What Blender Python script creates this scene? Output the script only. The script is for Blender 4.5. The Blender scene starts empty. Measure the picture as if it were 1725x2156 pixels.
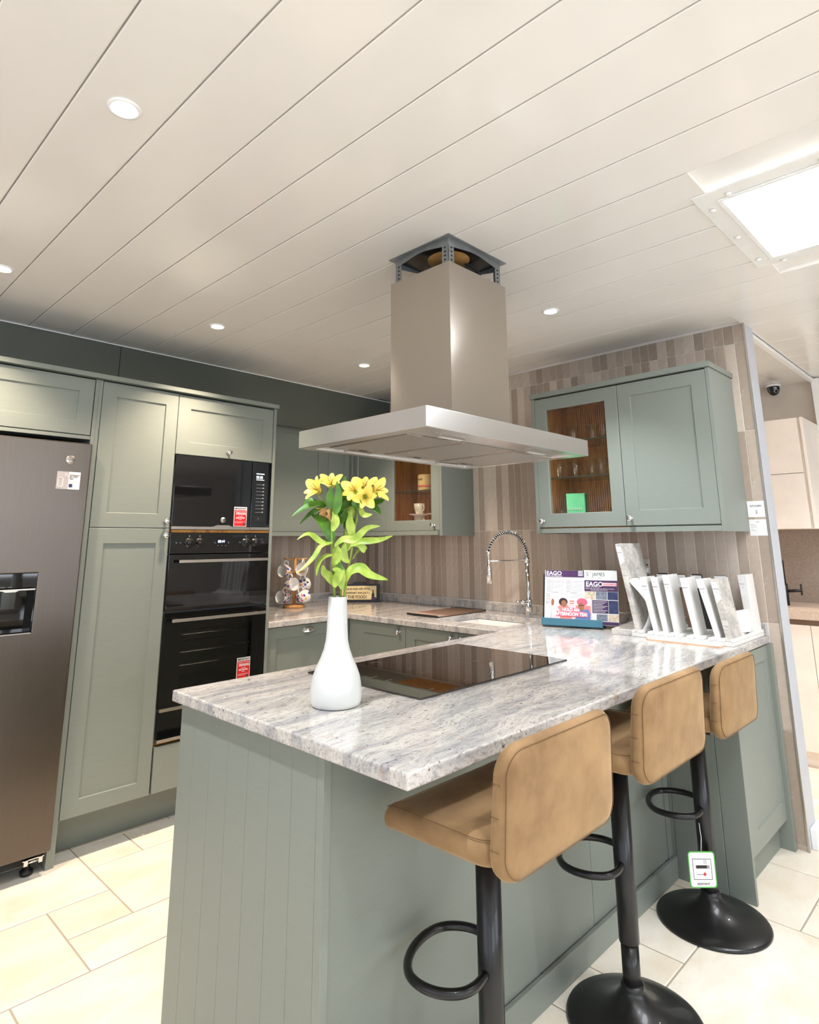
import bpy, bmesh, math, random
from mathutils import Vector, Matrix, Quaternion
random.seed(7)
PI = math.pi
SC = bpy.context.scene
COL = SC.collection

# ------------------------------------------------------------------ camera
F_PX, PX, PY = 1297.145, 864.18, 856.91
CAM = Vector((-3.45323, -4.01555, 1.36676))
YAW, PITCH, ROLL = PI/4 - 0.0122790, 0.2133843, -0.0053186
fwd = Vector((math.cos(YAW)*math.cos(PITCH), math.sin(YAW)*math.cos(PITCH), math.sin(PITCH)))
rgt = Vector((math.sin(YAW), -math.cos(YAW), 0))
upv = rgt.cross(fwd)
r2 = rgt*math.cos(ROLL) + upv*math.sin(ROLL)
u2 = -rgt*math.sin(ROLL) + upv*math.cos(ROLL)
cd = bpy.data.cameras.new('camera')
cd.sensor_fit = 'HORIZONTAL'; cd.sensor_width = 36.0
cd.lens = F_PX/1725*36.0
cd.shift_x = (862.5-PX)/1725
cd.shift_y = (PY-1078.0)/1725
cd.clip_start = 0.02
cam = bpy.data.objects.new('camera', cd); COL.objects.link(cam)
cam.matrix_world = Matrix(((r2.x, u2.x, -fwd.x, CAM.x), (r2.y, u2.y, -fwd.y, CAM.y), (r2.z, u2.z, -fwd.z, CAM.z), (0, 0, 0, 1)))
SC.camera = cam
CR = Vector((rgt.x, rgt.y, 0)).normalized()     # horizontal right / forward of the view, for laying out the bouquet
CF = Vector((fwd.x, fwd.y, 0)).normalized()

# ------------------------------------------------------------------ world, exposure
w = bpy.data.worlds.new('world'); SC.world = w; w.use_nodes = True
w.node_tree.nodes['Background'].inputs[0].default_value = (0.9, 0.95, 1.0, 1)
w.node_tree.nodes['Background'].inputs[1].default_value = 0.6
vs = SC.view_settings
vs.view_transform = 'Standard'; vs.look = 'None'; vs.gamma = 1.0; vs.use_curve_mapping = False
vs.exposure = 0.95
SC.cycles.max_bounces = 10; SC.cycles.diffuse_bounces = 5; SC.cycles.glossy_bounces = 5
SC.cycles.transparent_max_bounces = 16; SC.cycles.transmission_bounces = 8
SC.cycles.sample_clamp_indirect = 6.0
SC.cycles.caustics_reflective = False; SC.cycles.caustics_refractive = False
SC.cycles.use_denoising = True
try:
    SC.cycles.denoiser = 'OPENIMAGEDENOISE'
except Exception: pass

SPOT_WARM, SPOT_COOL = 68.0, 60.0       # watts of the downlights
SKYLIGHT, WINDOW, SIDE_FILL = 11.0, 5.0, 1.4             # emission of the skylight diffuser, the shop windows and the added side-wall panes

# ------------------------------------------------------------------ materials
MATS = {}
def lin(c):
    return tuple((x/12.92 if x <= .04045 else ((x+.055)/1.055)**2.4) for x in [v/255 for v in c])
class N:
    def __init__(s, name):
        m = bpy.data.materials.new(name); m.use_nodes = True; s.m = m
        s.t = m.node_tree; s.b = s.t.nodes['Principled BSDF']; s.out = s.t.nodes['Material Output']
        MATS[name] = m
    def n(s, t, **kw):
        x = s.t.nodes.new(t)
        for k, v in kw.items(): setattr(x, k, v)
        return x
    def l(s, a, b): s.t.links.new(a, b)
    def coord(s, scale=(1, 1, 1), kind='Object', rot=(0, 0, 0)):
        c = s.n('ShaderNodeTexCoord'); mp = s.n('ShaderNodeMapping')
        mp.inputs['Scale'].default_value = scale; mp.inputs['Rotation'].default_value = rot
        s.l(c.outputs[kind], mp.inputs['Vector']); return mp.outputs[0]
    def noise(s, vec, scale=5, detail=4, rough=.5, dist=0):
        x = s.n('ShaderNodeTexNoise'); x.inputs['Scale'].default_value = scale; x.inputs['Detail'].default_value = detail
        x.inputs['Roughness'].default_value = rough; x.inputs['Distortion'].default_value = dist
        if vec is not None: s.l(vec, x.inputs['Vector'])
        return x.outputs[0]
    def ramp(s, fac, stops, interp='LINEAR'):
        r = s.n('ShaderNodeValToRGB'); r.color_ramp.interpolation = interp
        e = r.color_ramp.elements
        while len(e) < len(stops): e.new(.5)
        for i, (p, c) in enumerate(stops):
            e[i].position = p; e[i].color = tuple(c)+(1,) if len(c) == 3 else c
        s.l(fac, r.inputs[0]); return r.outputs[0]
    def mix(s, fac, a, b, mode='MIX'):
        x = s.n('ShaderNodeMix', data_type='RGBA', blend_type=mode)
        for inp, v in ((x.inputs[0], fac), (x.inputs[6], a), (x.inputs[7], b)):
            if hasattr(v, 'is_output'): s.l(v, inp)
            elif isinstance(v, (int, float)): inp.default_value = v
            else: inp.default_value = tuple(v)+(1,) if len(v) == 3 else v
        return x.outputs[2]
    def bump(s, h, strength=.2, dist=.01):
        x = s.n('ShaderNodeBump'); x.inputs['Strength'].default_value = strength; x.inputs['Distance'].default_value = dist
        s.l(h, x.inputs['Height']); s.l(x.outputs[0], s.b.inputs['Normal'])
    def set(s, color=None, rough=None, metal=None, **kw):
        if color is not None:
            if hasattr(color, 'is_output'): s.l(color, s.b.inputs['Base Color'])
            else: s.b.inputs['Base Color'].default_value = tuple(color)+(1,)
        if rough is not None:
            if hasattr(rough, 'is_output'): s.l(rough, s.b.inputs['Roughness'])
            else: s.b.inputs['Roughness'].default_value = rough
        if metal is not None: s.b.inputs['Metallic'].default_value = metal
        for k, v in kw.items(): s.b.inputs[k.replace('_', ' ')].default_value = v
        return s

def plain(name, rgb, rough=.5, metal=0, var=.04, scale=8, **kw):
    """a painted or moulded surface: one colour with a faint uneven tone and gloss"""
    m = N(name); c = lin(rgb); v = m.coord()
    f = m.noise(v, scale, 3)
    lo = tuple(max(0, x*(1-var)) for x in c); hi = tuple(min(1, x*(1+var)) for x in c)
    m.set(m.ramp(f, [(.3, lo), (.7, hi)]), rough, metal, **kw); return m.m
def emit(name, rgb, strength):
    m = N(name); c = lin(rgb)
    m.set((0, 0, 0), .5); m.b.inputs['Emission Color'].default_value = c+(1,); m.b.inputs['Emission Strength'].default_value = strength
    return m.m

SAGE = (128, 134, 126)
m = N('sage_paint'); v = m.coord(scale=(3, 3, 40)); f = m.noise(v, 6, 4)
m.set(m.ramp(f, [(.25, tuple(x*.97 for x in lin(SAGE))), (.75, tuple(x*1.03 for x in lin(SAGE)))]), .42)
m.bump(f, .03, .002)
plain('sage_dark_interior', (70, 74, 66), .6)
m = N('oak_interior'); v = m.coord(scale=(1, 1, .12)); f = m.noise(v, 40, 6, .6, .4)
m.set(m.ramp(f, [(.3, lin((140, 88, 30))), (.55, lin((186, 128, 52))), (.8, lin((204, 150, 72)))]), .5)
m = N('oak_turned'); v = m.coord(scale=(1, 1, .15)); f = m.noise(v, 60, 6, .6, .3)
m.set(m.ramp(f, [(.3, lin((176, 118, 60))), (.7, lin((222, 170, 104)))]), .45)
# stone worktop: pale ground, wavy grey-blue drifts, dark and rust specks
def granite(name, ground, drift, dark, rust, rot=.5):
    m = N(name)
    base = m.coord(rot=(0, 0, rot))
    warpn = m.n('ShaderNodeTexNoise'); warpn.inputs['Scale'].default_value = 2.6; warpn.inputs['Detail'].default_value = 4
    m.l(base, warpn.inputs['Vector'])
    va = m.n('ShaderNodeVectorMath', operation='MULTIPLY_ADD'); va.inputs[1].default_value = (.20, .20, .20)
    m.l(warpn.outputs['Color'], va.inputs[0]); m.l(base, va.inputs[2])
    def stretched(sx, sy, scale, detail, rough):
        st = m.n('ShaderNodeMapping'); st.inputs['Scale'].default_value = (sx, sy, sy*.7); m.l(va.outputs[0], st.inputs['Vector'])
        return m.noise(st.outputs[0], scale, detail, rough, .2)
    bands = stretched(1.5, 12, 1.5, 8, .62)          # broad drifts
    fine = stretched(14, 95, 1.6, 4, .65)            # short streaky grains
    c = m.ramp(bands, [(.36, drift), (.47, tuple(.55*a+.45*b for a, b in zip(ground, drift))), (.56, ground), (.75, tuple(min(1, a*1.07) for a in ground))])
    c = m.mix(m.ramp(fine, [(.50, (0, 0, 0)), (.64, (.72, .72, .72))]), c, m.mix(.55, c, dark))
    grain = m.noise(m.coord(), 210, 2, .6)
    c = m.mix(m.ramp(grain, [(.50, (0, 0, 0)), (.70, (.5, .5, .5))]), c, m.mix(.45, c, dark))
    sp = m.noise(m.coord(rot=(.2, .1, .4)), 62, 3, .6)
    c = m.mix(m.ramp(sp, [(.64, (0, 0, 0)), (.70, (.85, .85, .85))]), c, dark)
    sp2 = m.noise(m.coord(rot=(0, 0, .3)), 30, 4, .6)
    c = m.mix(m.ramp(sp2, [(.60, (0, 0, 0)), (.72, (.45, .45, .45))]), c, rust)
    m.set(c, .09, Specular_IOR_Level=.5)
    return m.m
granite('granite', lin((202, 196, 189)), lin((160, 158, 160)), lin((66, 61, 60)), lin((166, 138, 112)), -.12)
granite('granite_sample', lin((214, 208, 200)), lin((178, 174, 168)), lin((112, 106, 100)), lin((170, 146, 124)), 1.2)
# wall tile: each tile its own tone
m = N('wall_tile'); oi = m.n('ShaderNodeObjectInfo')
tone = m.ramp(oi.outputs['Random'], [(0, lin((156, 140, 126))), (.35, lin((178, 162, 147))), (.7, lin((192, 176, 161))), (1, lin((208, 194, 180)))])
f = m.noise(m.coord(), 26, 6, .62)
c = m.mix(m.ramp(f, [(.3, (.16, .16, .16)), (.75, (0, 0, 0))]), tone, lin((120, 106, 94)))
pits = m.noise(m.coord(), 150, 2, .5)
c = m.mix(m.ramp(pits, [(.70, (0, 0, 0)), (.76, (.5, .5, .5))]), c, lin((112, 84, 60)))
m.set(c, m.ramp(f, [(.3, (.16, .16, .16)), (.7, (.3, .3, .3))]))
f2 = m.noise(m.coord(), 14, 3); m.bump(f2, .25, .01)
plain('grout', (216, 209, 202), .8)
m = N('floor_tile'); oi = m.n('ShaderNodeObjectInfo')
tone = m.ramp(oi.outputs['Random'], [(0, lin((228, 219, 204))), (.5, lin((233, 225, 211))), (1, lin((238, 231, 219)))])
f = m.noise(m.coord(scale=(1, 1.9, 1)), 3.2, 7, .62, .3)
c = m.mix(m.ramp(f, [(.40, (0, 0, 0)), (.68, (.75, .75, .75))]), tone, lin((214, 198, 173)))
pits = m.noise(m.coord(), 42, 3, .6)
c = m.mix(m.ramp(pits, [(.66, (0, 0, 0)), (.74, (.35, .35, .35))]), c, lin((176, 150, 118)))
m.set(c, .42); m.bump(m.noise(m.coord(), 60, 3), .06, .003)
plain('floor_grout', (168, 156, 140), .85)
plain('floor_plain', (222, 214, 203), .5, scale=2)
m = N('ceiling_gloss'); f = m.noise(m.coord(scale=(1, .3, 1)), 2.0, 2)
m.set(m.ramp(f, [(.3, lin((232, 228, 222))), (.7, lin((238, 234, 229)))]), .12); m.bump(m.noise(m.coord(), 2.6, 2), .018, .03)
plain('ceiling_plain', (234, 231, 226), .6)
plain('white_plastic', (238, 237, 234), .3)
plain('white_gloss_trim', (240, 240, 238), .25)
plain('wall_paint', (214, 203, 190), .7)
plain('wall_cream', (236, 233, 228), .7)
plain('sage_shaded', (88, 92, 82), .5)  # the cabinets' sage, darkened to paint in the shade under the ceiling
def steel(name, lo, hi, rough, aniso):
    m = N(name); f = m.noise(m.coord(scale=(3, 3, 420)), 4, 3, .5)
    m.set(m.ramp(f, [(.2, lin(lo)), (.8, lin(hi))]), rough, 1.0, Anisotropic=aniso)
    tg = m.n('ShaderNodeTangent', direction_type='RADIAL', axis='Z'); m.l(tg.outputs[0], m.b.inputs['Tangent']); m.b.inputs['Anisotropic Rotation'].default_value = .25
steel('brushed_steel', (188, 181, 173), (196, 189, 181), .19, .85)
steel('hood_canopy_steel', (228, 228, 228), (236, 236, 236), .26, .7)
m = N('fridge_steel'); f = m.noise(m.coord(scale=(220, 2, 2)), 3, 5, .6)
m.set(m.ramp(f, [(.3, lin((104, 96, 89))), (.7, lin((112, 104, 97)))]), m.ramp(f, [(.3, (.30,)*3), (.7, (.36,)*3)]), .95, Anisotropic=.3)
m = N('chrome'); m.set(lin((226, 226, 226)), m.ramp(m.noise(m.coord(), 9), [(0, (.04,)*3), (1, (.08,)*3)]), 1.0)
m = N('satin_metal'); m.set(lin((196, 188, 178)), m.ramp(m.noise(m.coord(scale=(40, 1, 1)), 9), [(0, (.25,)*3), (1, (.34,)*3)]), 1.0)
plain('galvanised', (150, 154, 156), .45, .8, var=.12, scale=18)
m = N('black_glass'); m.set(lin((10, 10, 12)), m.ramp(m.noise(m.coord(), 6), [(0, (.03,)*3), (1, (.05,)*3)]), 0, Specular_IOR_Level=.7)
m = N('hob_glass'); m.set(lin((26, 17, 12)), m.ramp(m.noise(m.coord(), 6), [(0, (.02,)*3), (1, (.04,)*3)]), 0, Specular_IOR_Level=1.0, Coat_Weight=.6, Coat_Roughness=.02)
plain('black_plastic', (22, 22, 23), .4)
plain('black_metal', (24, 23, 23), .33, .3, Coat_Weight=.2)
plain('dark_void', (16, 15, 14), .8)
plain('oven_cavity', (96, 94, 92), .55)
plain('hob_mark', (120, 112, 104), .4)
plain('white_ceramic', (236, 234, 229), .18, Coat_Weight=.3)
plain('vase_glaze', (212, 213, 210), .28, Coat_Weight=.15)
plain('stone_white', (222, 220, 216), .3)
plain('paper', (226, 225, 225), .6)
plain('ink_dark', (60, 56, 58), .6)
plain('ink_grey', (150, 148, 152), .6)
plain('ink_red', (205, 30, 36), .5)
plain('ink_purple', (70, 38, 84), .5, var=.25, scale=20)
plain('ink_white', (228, 226, 228), .6)
plain('ink_pink', (238, 96, 120), .6)
plain('ink_pinkpale', (243, 205, 208), .6, var=.08, scale=60)
plain('ink_skin', (150, 98, 72), .6)
plain('ink_hair', (44, 32, 30), .6)
plain('ink_blue', (98, 118, 168), .6)
plain('ink_coral', (240, 128, 122), .6)
plain('ink_tan', (206, 188, 164), .6, var=.3, scale=90)
plain('ink_slate', (120, 126, 140), .6, var=.4, scale=90)
plain('ink_navy', (44, 54, 96), .6, var=.4, scale=60)
plain('stand_blue', (70, 122, 142), .4)
plain('sign_cream', (240, 216, 160), .6)
plain('sign_black', (30, 30, 36), .55)
plain('grey_label', (168, 164, 162), .5)
plain('green_card', (112, 226, 170), .5, var=.1)
plain('green_card_dark', (34, 150, 98), .5, var=.2, scale=40)
plain('deer_brown', (150, 98, 48), .6)
plain('tag_green', (70, 165, 62), .5)
plain('cabinet_cream', (244, 232, 220), .35)
plain('edge_terracotta', (224, 178, 140), .6)
plain('dark_socket', (30, 28, 26), .5)
plain('hose_brown', (188, 140, 78), .7, var=.2, scale=12)
m = N('velvet'); f = m.noise(m.coord(), 5, 4, .6); g = m.noise(m.coord(), 160, 2)
m.set(m.mix(m.ramp(f, [(.35, (0, 0, 0)), (.7, (.8, .8, .8))]), lin((118, 88, 55)), lin((168, 135, 94))), .85, Sheen_Weight=.35, Sheen_Roughness=.35)
m.b.inputs['Sheen Tint'].default_value = lin((236, 210, 170))+(1,)
m.bump(g, .12, .002)
plain('velvet_seam', (104, 76, 46), .9)
plain('stem_green', (132, 156, 50), .55, var=.15, scale=30)
m = N('leaf_light'); f = m.noise(m.coord(), 26, 4)
m.set(m.ramp(f, [(.3, lin((128, 160, 40))), (.7, lin((190, 208, 96)))]), .45, Subsurface_Weight=0)
m = N('leaf_dark'); f = m.noise(m.coord(), 26, 4)
m.set(m.ramp(f, [(.3, lin((52, 98, 24))), (.7, lin((96, 146, 44)))]), .45)
m = N('petal_yellow'); f = m.noise(m.coord(), 40, 3)
m.set(m.ramp(f, [(.3, lin((244, 214, 70))), (.7, lin((255, 240, 138)))]), .55)
m = N('petal_peach'); f = m.noise(m.coord(), 40, 3)
m.set(m.ramp(f, [(.3, lin((226, 160, 110))), (.7, lin((246, 222, 150)))]), .55)
plain('stamen_brown', (140, 80, 30), .6)
m = N('floral_glaze'); vo = m.n('ShaderNodeTexVoronoi'); vo.inputs['Scale'].default_value = 46
m.l(m.coord(), vo.inputs['Vector'])
sep = m.n('ShaderNodeSeparateColor'); m.l(vo.outputs['Color'], sep.inputs[0])
patch = m.ramp(sep.outputs[0], [(0, lin((56, 66, 140))), (.25, lin((128, 92, 160))), (.45, lin((214, 110, 140))), (.62, lin((236, 196, 90))), (.8, lin((64, 92, 150)))], 'CONSTANT')
inside = m.ramp(vo.outputs['Distance'], [(.42, (1, 1, 1)), (.5, (0, 0, 0))])
keep = m.ramp(sep.outputs[1], [(.28, (0, 0, 0)), (.3, (1, 1, 1))], 'CONSTANT')
m.set(m.mix(m.mix(1.0, inside, keep, 'MULTIPLY'), lin((240, 236, 230)), patch), .2)
# hood grease filter: perforated mesh sheet
m = N('filter_mesh'); vo = m.n('ShaderNodeTexVoronoi'); vo.inputs['Scale'].default_value = 230; vo.inputs['Randomness'].default_value = .15
m.l(m.coord(rot=(0, 0, .78)), vo.inputs['Vector'])
m.set(m.ramp(vo.outputs['Distance'], [(.34, lin((92, 88, 82))), (.46, lin((206, 202, 196)))]), .4, .6)
# clear and reeded glass: mostly see-through, mirrors a little
def glass(name, tint, refl, rough=.02, refr=0):
    m = N(name); t = m.t
    tr = m.n('ShaderNodeBsdfTransparent'); tr.inputs[0].default_value = tuple(tint)+(1,)
    gl = m.n('ShaderNodeBsdfGlossy'); gl.inputs['Roughness'].default_value = rough
    fr = m.n('ShaderNodeLayerWeight'); fr.inputs[0].default_value = .5
    pw = m.n('ShaderNodeMath', operation='POWER'); pw.inputs[1].default_value = 3.5; m.l(fr.outputs['Facing'], pw.inputs[0])
    mu = m.n('ShaderNodeMath', operation='MULTIPLY_ADD', use_clamp=True); mu.inputs[1].default_value = .35*refl; mu.inputs[2].default_value = .045
    mx = m.n('ShaderNodeMixShader'); m.l(pw.outputs[0], mu.inputs[0]); m.l(mu.outputs[0], mx.inputs[0])
    src = tr.outputs[0]
    if refr:
        rf = m.n('ShaderNodeBsdfRefraction'); rf.inputs['IOR'].default_value = 1.12; rf.inputs['Roughness'].default_value = .03; rf.inputs[0].default_value = tuple(tint)+(1,)
        m2 = m.n('ShaderNodeMixShader'); m2.inputs[0].default_value = refr; m.l(tr.outputs[0], m2.inputs[1]); m.l(rf.outputs[0], m2.inputs[2]); src = m2.outputs[0]
    m.l(src, mx.inputs[1]); m.l(gl.outputs[0], mx.inputs[2]); m.l(mx.outputs[0], m.out.inputs[0]); return m.m
glass('clear_glass', (.93, .95, .94), 1.6)
def reeded_mat():
    m = N('reeded_glass')
    ge = m.n('ShaderNodeNewGeometry'); sp = m.n('ShaderNodeSeparateXYZ'); m.l(ge.outputs['Normal'], sp.inputs[0])
    ab = m.n('ShaderNodeMath', operation='ABSOLUTE'); m.l(sp.outputs[0], ab.inputs[0])
    tint = m.ramp(ab.outputs[0], [(.74, (.42, .33, .20)), (.9, (.90, .84, .70)), (1.0, (1, .97, .9))])  # tint darkens in the grooves, painting in the ribs' dark edges
    tr = m.n('ShaderNodeBsdfTransparent'); m.l(tint, tr.inputs[0])
    gl = m.n('ShaderNodeBsdfGlossy'); gl.inputs['Roughness'].default_value = .08
    fr = m.n('ShaderNodeLayerWeight'); fr.inputs[0].default_value = .5
    pw = m.n('ShaderNodeMath', operation='POWER'); pw.inputs[1].default_value = 4.0; m.l(fr.outputs['Facing'], pw.inputs[0])
    mu = m.n('ShaderNodeMath', operation='MULTIPLY_ADD', use_clamp=True); mu.inputs[1].default_value = .5; mu.inputs[2].default_value = .05; m.l(pw.outputs[0], mu.inputs[0])
    mx = m.n('ShaderNodeMixShader'); m.l(mu.outputs[0], mx.inputs[0]); m.l(tr.outputs[0], mx.inputs[1]); m.l(gl.outputs[0], mx.inputs[2]); m.l(mx.outputs[0], m.out.inputs[0])
reeded_mat()
glass('tumbler', (.985, .99, .99), 1.6)
glass('smoked_glass', (.72, .71, .70), 1.6)
plain('glass_edge', (40, 58, 52), .2)
emit('lamp_warm', (255, 238, 214), 30); emit('lamp_cool', (240, 246, 255), 30)
emit('skylight_glow', (246, 250, 255), SKYLIGHT); emit('daylight_pane', (232, 242, 255), WINDOW); emit('side_fill_pane', (226, 238, 255), SIDE_FILL)
emit('display_blue', (190, 200, 255), 1.6); emit('display_white', (230, 236, 240), .9)

# ------------------------------------------------------------------ mesh helpers
class MB:
    def __init__(s): s.bm = bmesh.new()
    def face(s, pts, mi=0):
        f = s.bm.faces.new([s.bm.verts.new(p) for p in pts]); f.material_index = mi; return f
    def box(s, x0, x1, y0, y1, z0, z1, mi=0):
        v = [s.bm.verts.new((x, y, z)) for x in (x0, x1) for y in (y0, y1) for z in (z0, z1)]
        for q in ((0, 1, 3, 2), (4, 6, 7, 5), (0, 4, 5, 1), (2, 3, 7, 6), (0, 2, 6, 4), (1, 5, 7, 3)):
            s.bm.faces.new([v[i] for i in q]).material_index = mi
        return s
    def prism(s, pts, d, mi=0):
        """polygon pts (3-D) extruded by vector d"""
        d = Vector(d); a = [s.bm.verts.new(p) for p in pts]; b = [s.bm.verts.new(Vector(p)+d) for p in pts]
        s.bm.faces.new(a).material_index = mi; s.bm.faces.new(b[::-1]).material_index = mi
        n = len(a)
        for i in range(n): s.bm.faces.new((a[i], b[i], b[(i+1) % n], a[(i+1) % n])).material_index = mi
        return s
    def lathe(s, prof, o=(0, 0, 0), axis=(0, 0, 1), seg=24, mi=0, smooth=True):
        q = Vector((0, 0, 1)).rotation_difference(Vector(axis).normalized()); o = Vector(o); rings = []
        for r, h in prof:
            if r < 1e-6: rings.append([s.bm.verts.new(o+q @ Vector((0, 0, h)))])
            else: rings.append([s.bm.verts.new(o+q @ Vector((r*math.cos(2*PI*i/seg), r*math.sin(2*PI*i/seg), h))) for i in range(seg)])
        for a, b in zip(rings, rings[1:]):
            for i in range(seg):
                j = (i+1) % seg
                if len(a) == 1 and len(b) == 1: continue
                if len(a) == 1: f = s.bm.faces.new((a[0], b[i], b[j]))
                elif len(b) == 1: f = s.bm.faces.new((a[i], b[0], a[j]))
                else: f = s.bm.faces.new((a[i], b[i], b[j], a[j]))
                f.smooth = smooth; f.material_index = mi
        return s
    def cyl(s, a, b, r, seg=16, r1=None, mi=0):
        a = Vector(a); b = Vector(b); L = (b-a).length
        return s.lathe([(0, 0), (r, 0), (r if r1 is None else r1, L), (0, L)], a, b-a, seg, mi)
    def tube(s, path, r, seg=10, closed=False, mi=0):
        P = [Vector(p) for p in path]; n = len(P); rings = []; nrm = None
        for i in range(n):
            a = P[(i-1) % n] if closed or i else P[i]; b = P[(i+1) % n] if closed or i < n-1 else P[i]
            t = (b-a).normalized()
            if nrm is None: nrm = t.orthogonal().normalized()
            else: nrm = (nrm - t*nrm.dot(t)).normalized()
            bn = t.cross(nrm); rr = r(i/(n-1)) if callable(r) else r
            rings.append([s.bm.verts.new(P[i]+(nrm*math.cos(2*PI*k/seg)+bn*math.sin(2*PI*k/seg))*rr) for k in range(seg)])
        for i in range(n if closed else n-1):
            a, b = rings[i], rings[(i+1) % n]
            for k in range(seg):
                f = s.bm.faces.new((a[k], a[(k+1) % seg], b[(k+1) % seg], b[k])); f.smooth = True; f.material_index = mi
        if not closed:
            s.bm.faces.new(rings[0][::-1]).material_index = mi; s.bm.faces.new(rings[-1]).material_index = mi
        return s
    def grid(s, fn, nu, nv, mi=0, smooth=True):
        g = [[s.bm.verts.new(fn(i/nu, j/nv)) for j in range(nv+1)] for i in range(nu+1)]
        for i in range(nu):
            for j in range(nv):
                f = s.bm.faces.new((g[i][j], g[i+1][j], g[i+1][j+1], g[i][j+1])); f.smooth = smooth; f.material_index = mi
        return s
    def slabcells(s, xs, ys, inside, z0, z1):
        """flat slab made of the rectangles between the cuts xs, ys that inside(i, j) keeps: one closed body, holes allowed"""
        V = {}
        def v(i, j, k):
            if (i, j, k) not in V: V[i, j, k] = s.bm.verts.new((xs[i], ys[j], (z0, z1)[k]))
            return V[i, j, k]
        ok = lambda i, j: 0 <= i < len(xs)-1 and 0 <= j < len(ys)-1 and inside(i, j)
        for i in range(len(xs)-1):
            for j in range(len(ys)-1):
                if not ok(i, j): continue
                s.bm.faces.new((v(i, j, 1), v(i+1, j, 1), v(i+1, j+1, 1), v(i, j+1, 1)))
                s.bm.faces.new((v(i, j, 0), v(i, j+1, 0), v(i+1, j+1, 0), v(i+1, j, 0)))
                if not ok(i-1, j): s.bm.faces.new((v(i, j, 0), v(i, j, 1), v(i, j+1, 1), v(i, j+1, 0)))
                if not ok(i+1, j): s.bm.faces.new((v(i+1, j, 0), v(i+1, j+1, 0), v(i+1, j+1, 1), v(i+1, j, 1)))
                if not ok(i, j-1): s.bm.faces.new((v(i, j, 0), v(i+1, j, 0), v(i+1, j, 1), v(i, j, 1)))
                if not ok(i, j+1): s.bm.faces.new((v(i, j+1, 0), v(i, j+1, 1), v(i+1, j+1, 1), v(i+1, j+1, 0)))
        return s

def tag(o, label=None, cat=None, group=None, kind=None):
    if label: o['label'] = label
    if cat: o['category'] = cat
    if group: o['group'] = group
    if kind: o['kind'] = kind
    return o
def thing(name, label, cat, loc=(0, 0, 0), group=None, rz=0):
    o = bpy.data.objects.new(name, None); COL.objects.link(o); o.location = loc; o.rotation_euler = (0, 0, rz)
    o.empty_display_size = .05
    return tag(o, label, cat, group)
def settle(o, parent):
    """mesh is given in room coordinates; keep it there under an unrotated parent"""
    o.parent = parent
    p = parent; t = Vector((0, 0, 0))
    while p: t += p.location; p = p.parent
    o.matrix_parent_inverse = Matrix.Translation(-t) if parent.type == 'EMPTY' else Matrix.Identity(4)
def obj(name, mb, mats, parent=None, bevel=0, seg=2, local=False, smooth=False, subsurf=0):
    bm = mb.bm; bmesh.ops.recalc_face_normals(bm, faces=bm.faces[:])
    me = bpy.data.meshes.new(name); bm.to_mesh(me); bm.free()
    for mm in ([mats] if isinstance(mats, str) else mats): me.materials.append(MATS[mm])
    if smooth:
        for p in me.polygons: p.use_smooth = True
    o = bpy.data.objects.new(name, me); COL.objects.link(o)
    if parent is not None:
        if local: o.parent = parent
        else: settle(o, parent)
    if bevel:
        b = o.modifiers.new('bevel', 'BEVEL'); b.width = bevel; b.segments = seg; b.limit_method = 'ANGLE'; b.angle_limit = .6
        b.harden_normals = False
    if subsurf:
        q = o.modifiers.new('subsurf', 'SUBSURF'); q.levels = subsurf; q.render_levels = subsurf
    return o
def struct(name, mb, mats, label=None, bevel=0):
    o = obj(name, mb, mats, bevel=bevel); o['kind'] = 'structure'
    if label: o['label'] = label
    return o
def B(*a): return MB().box(*a)

def text(name, body, size, origin, u, v, mat, parent=None, align='LEFT', ext=.0004, bold=0, local=False, sx=1.0):
    """flat lettering lying in the plane of u (reading direction) and v (up)"""
    cu = bpy.data.curves.new(name, 'FONT'); cu.body = body; cu.size = size; cu.align_x = align; cu.extrude = ext; cu.offset = bold
    cu.resolution_u = 3
    t = bpy.data.objects.new(name, cu)
    COL.objects.link(t); dg = bpy.context.evaluated_depsgraph_get(); me = bpy.data.meshes.new_from_object(t.evaluated_get(dg))
    bpy.data.objects.remove(t); bpy.data.curves.remove(cu)
    u = Vector(u).normalized(); v = Vector(v).normalized(); n = u.cross(v)
    M = Matrix(((u.x*sx, v.x, n.x, origin[0]), (u.y*sx, v.y, n.y, origin[1]), (u.z*sx, v.z, n.z, origin[2]), (0, 0, 0, 1)))
    me.transform(M); me.materials.clear(); me.materials.append(MATS[mat])
    o = bpy.data.objects.new(name, me); COL.objects.link(o)
    if parent is not None:
        if local: o.parent = parent
        else: settle(o, parent)
    return o

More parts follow.
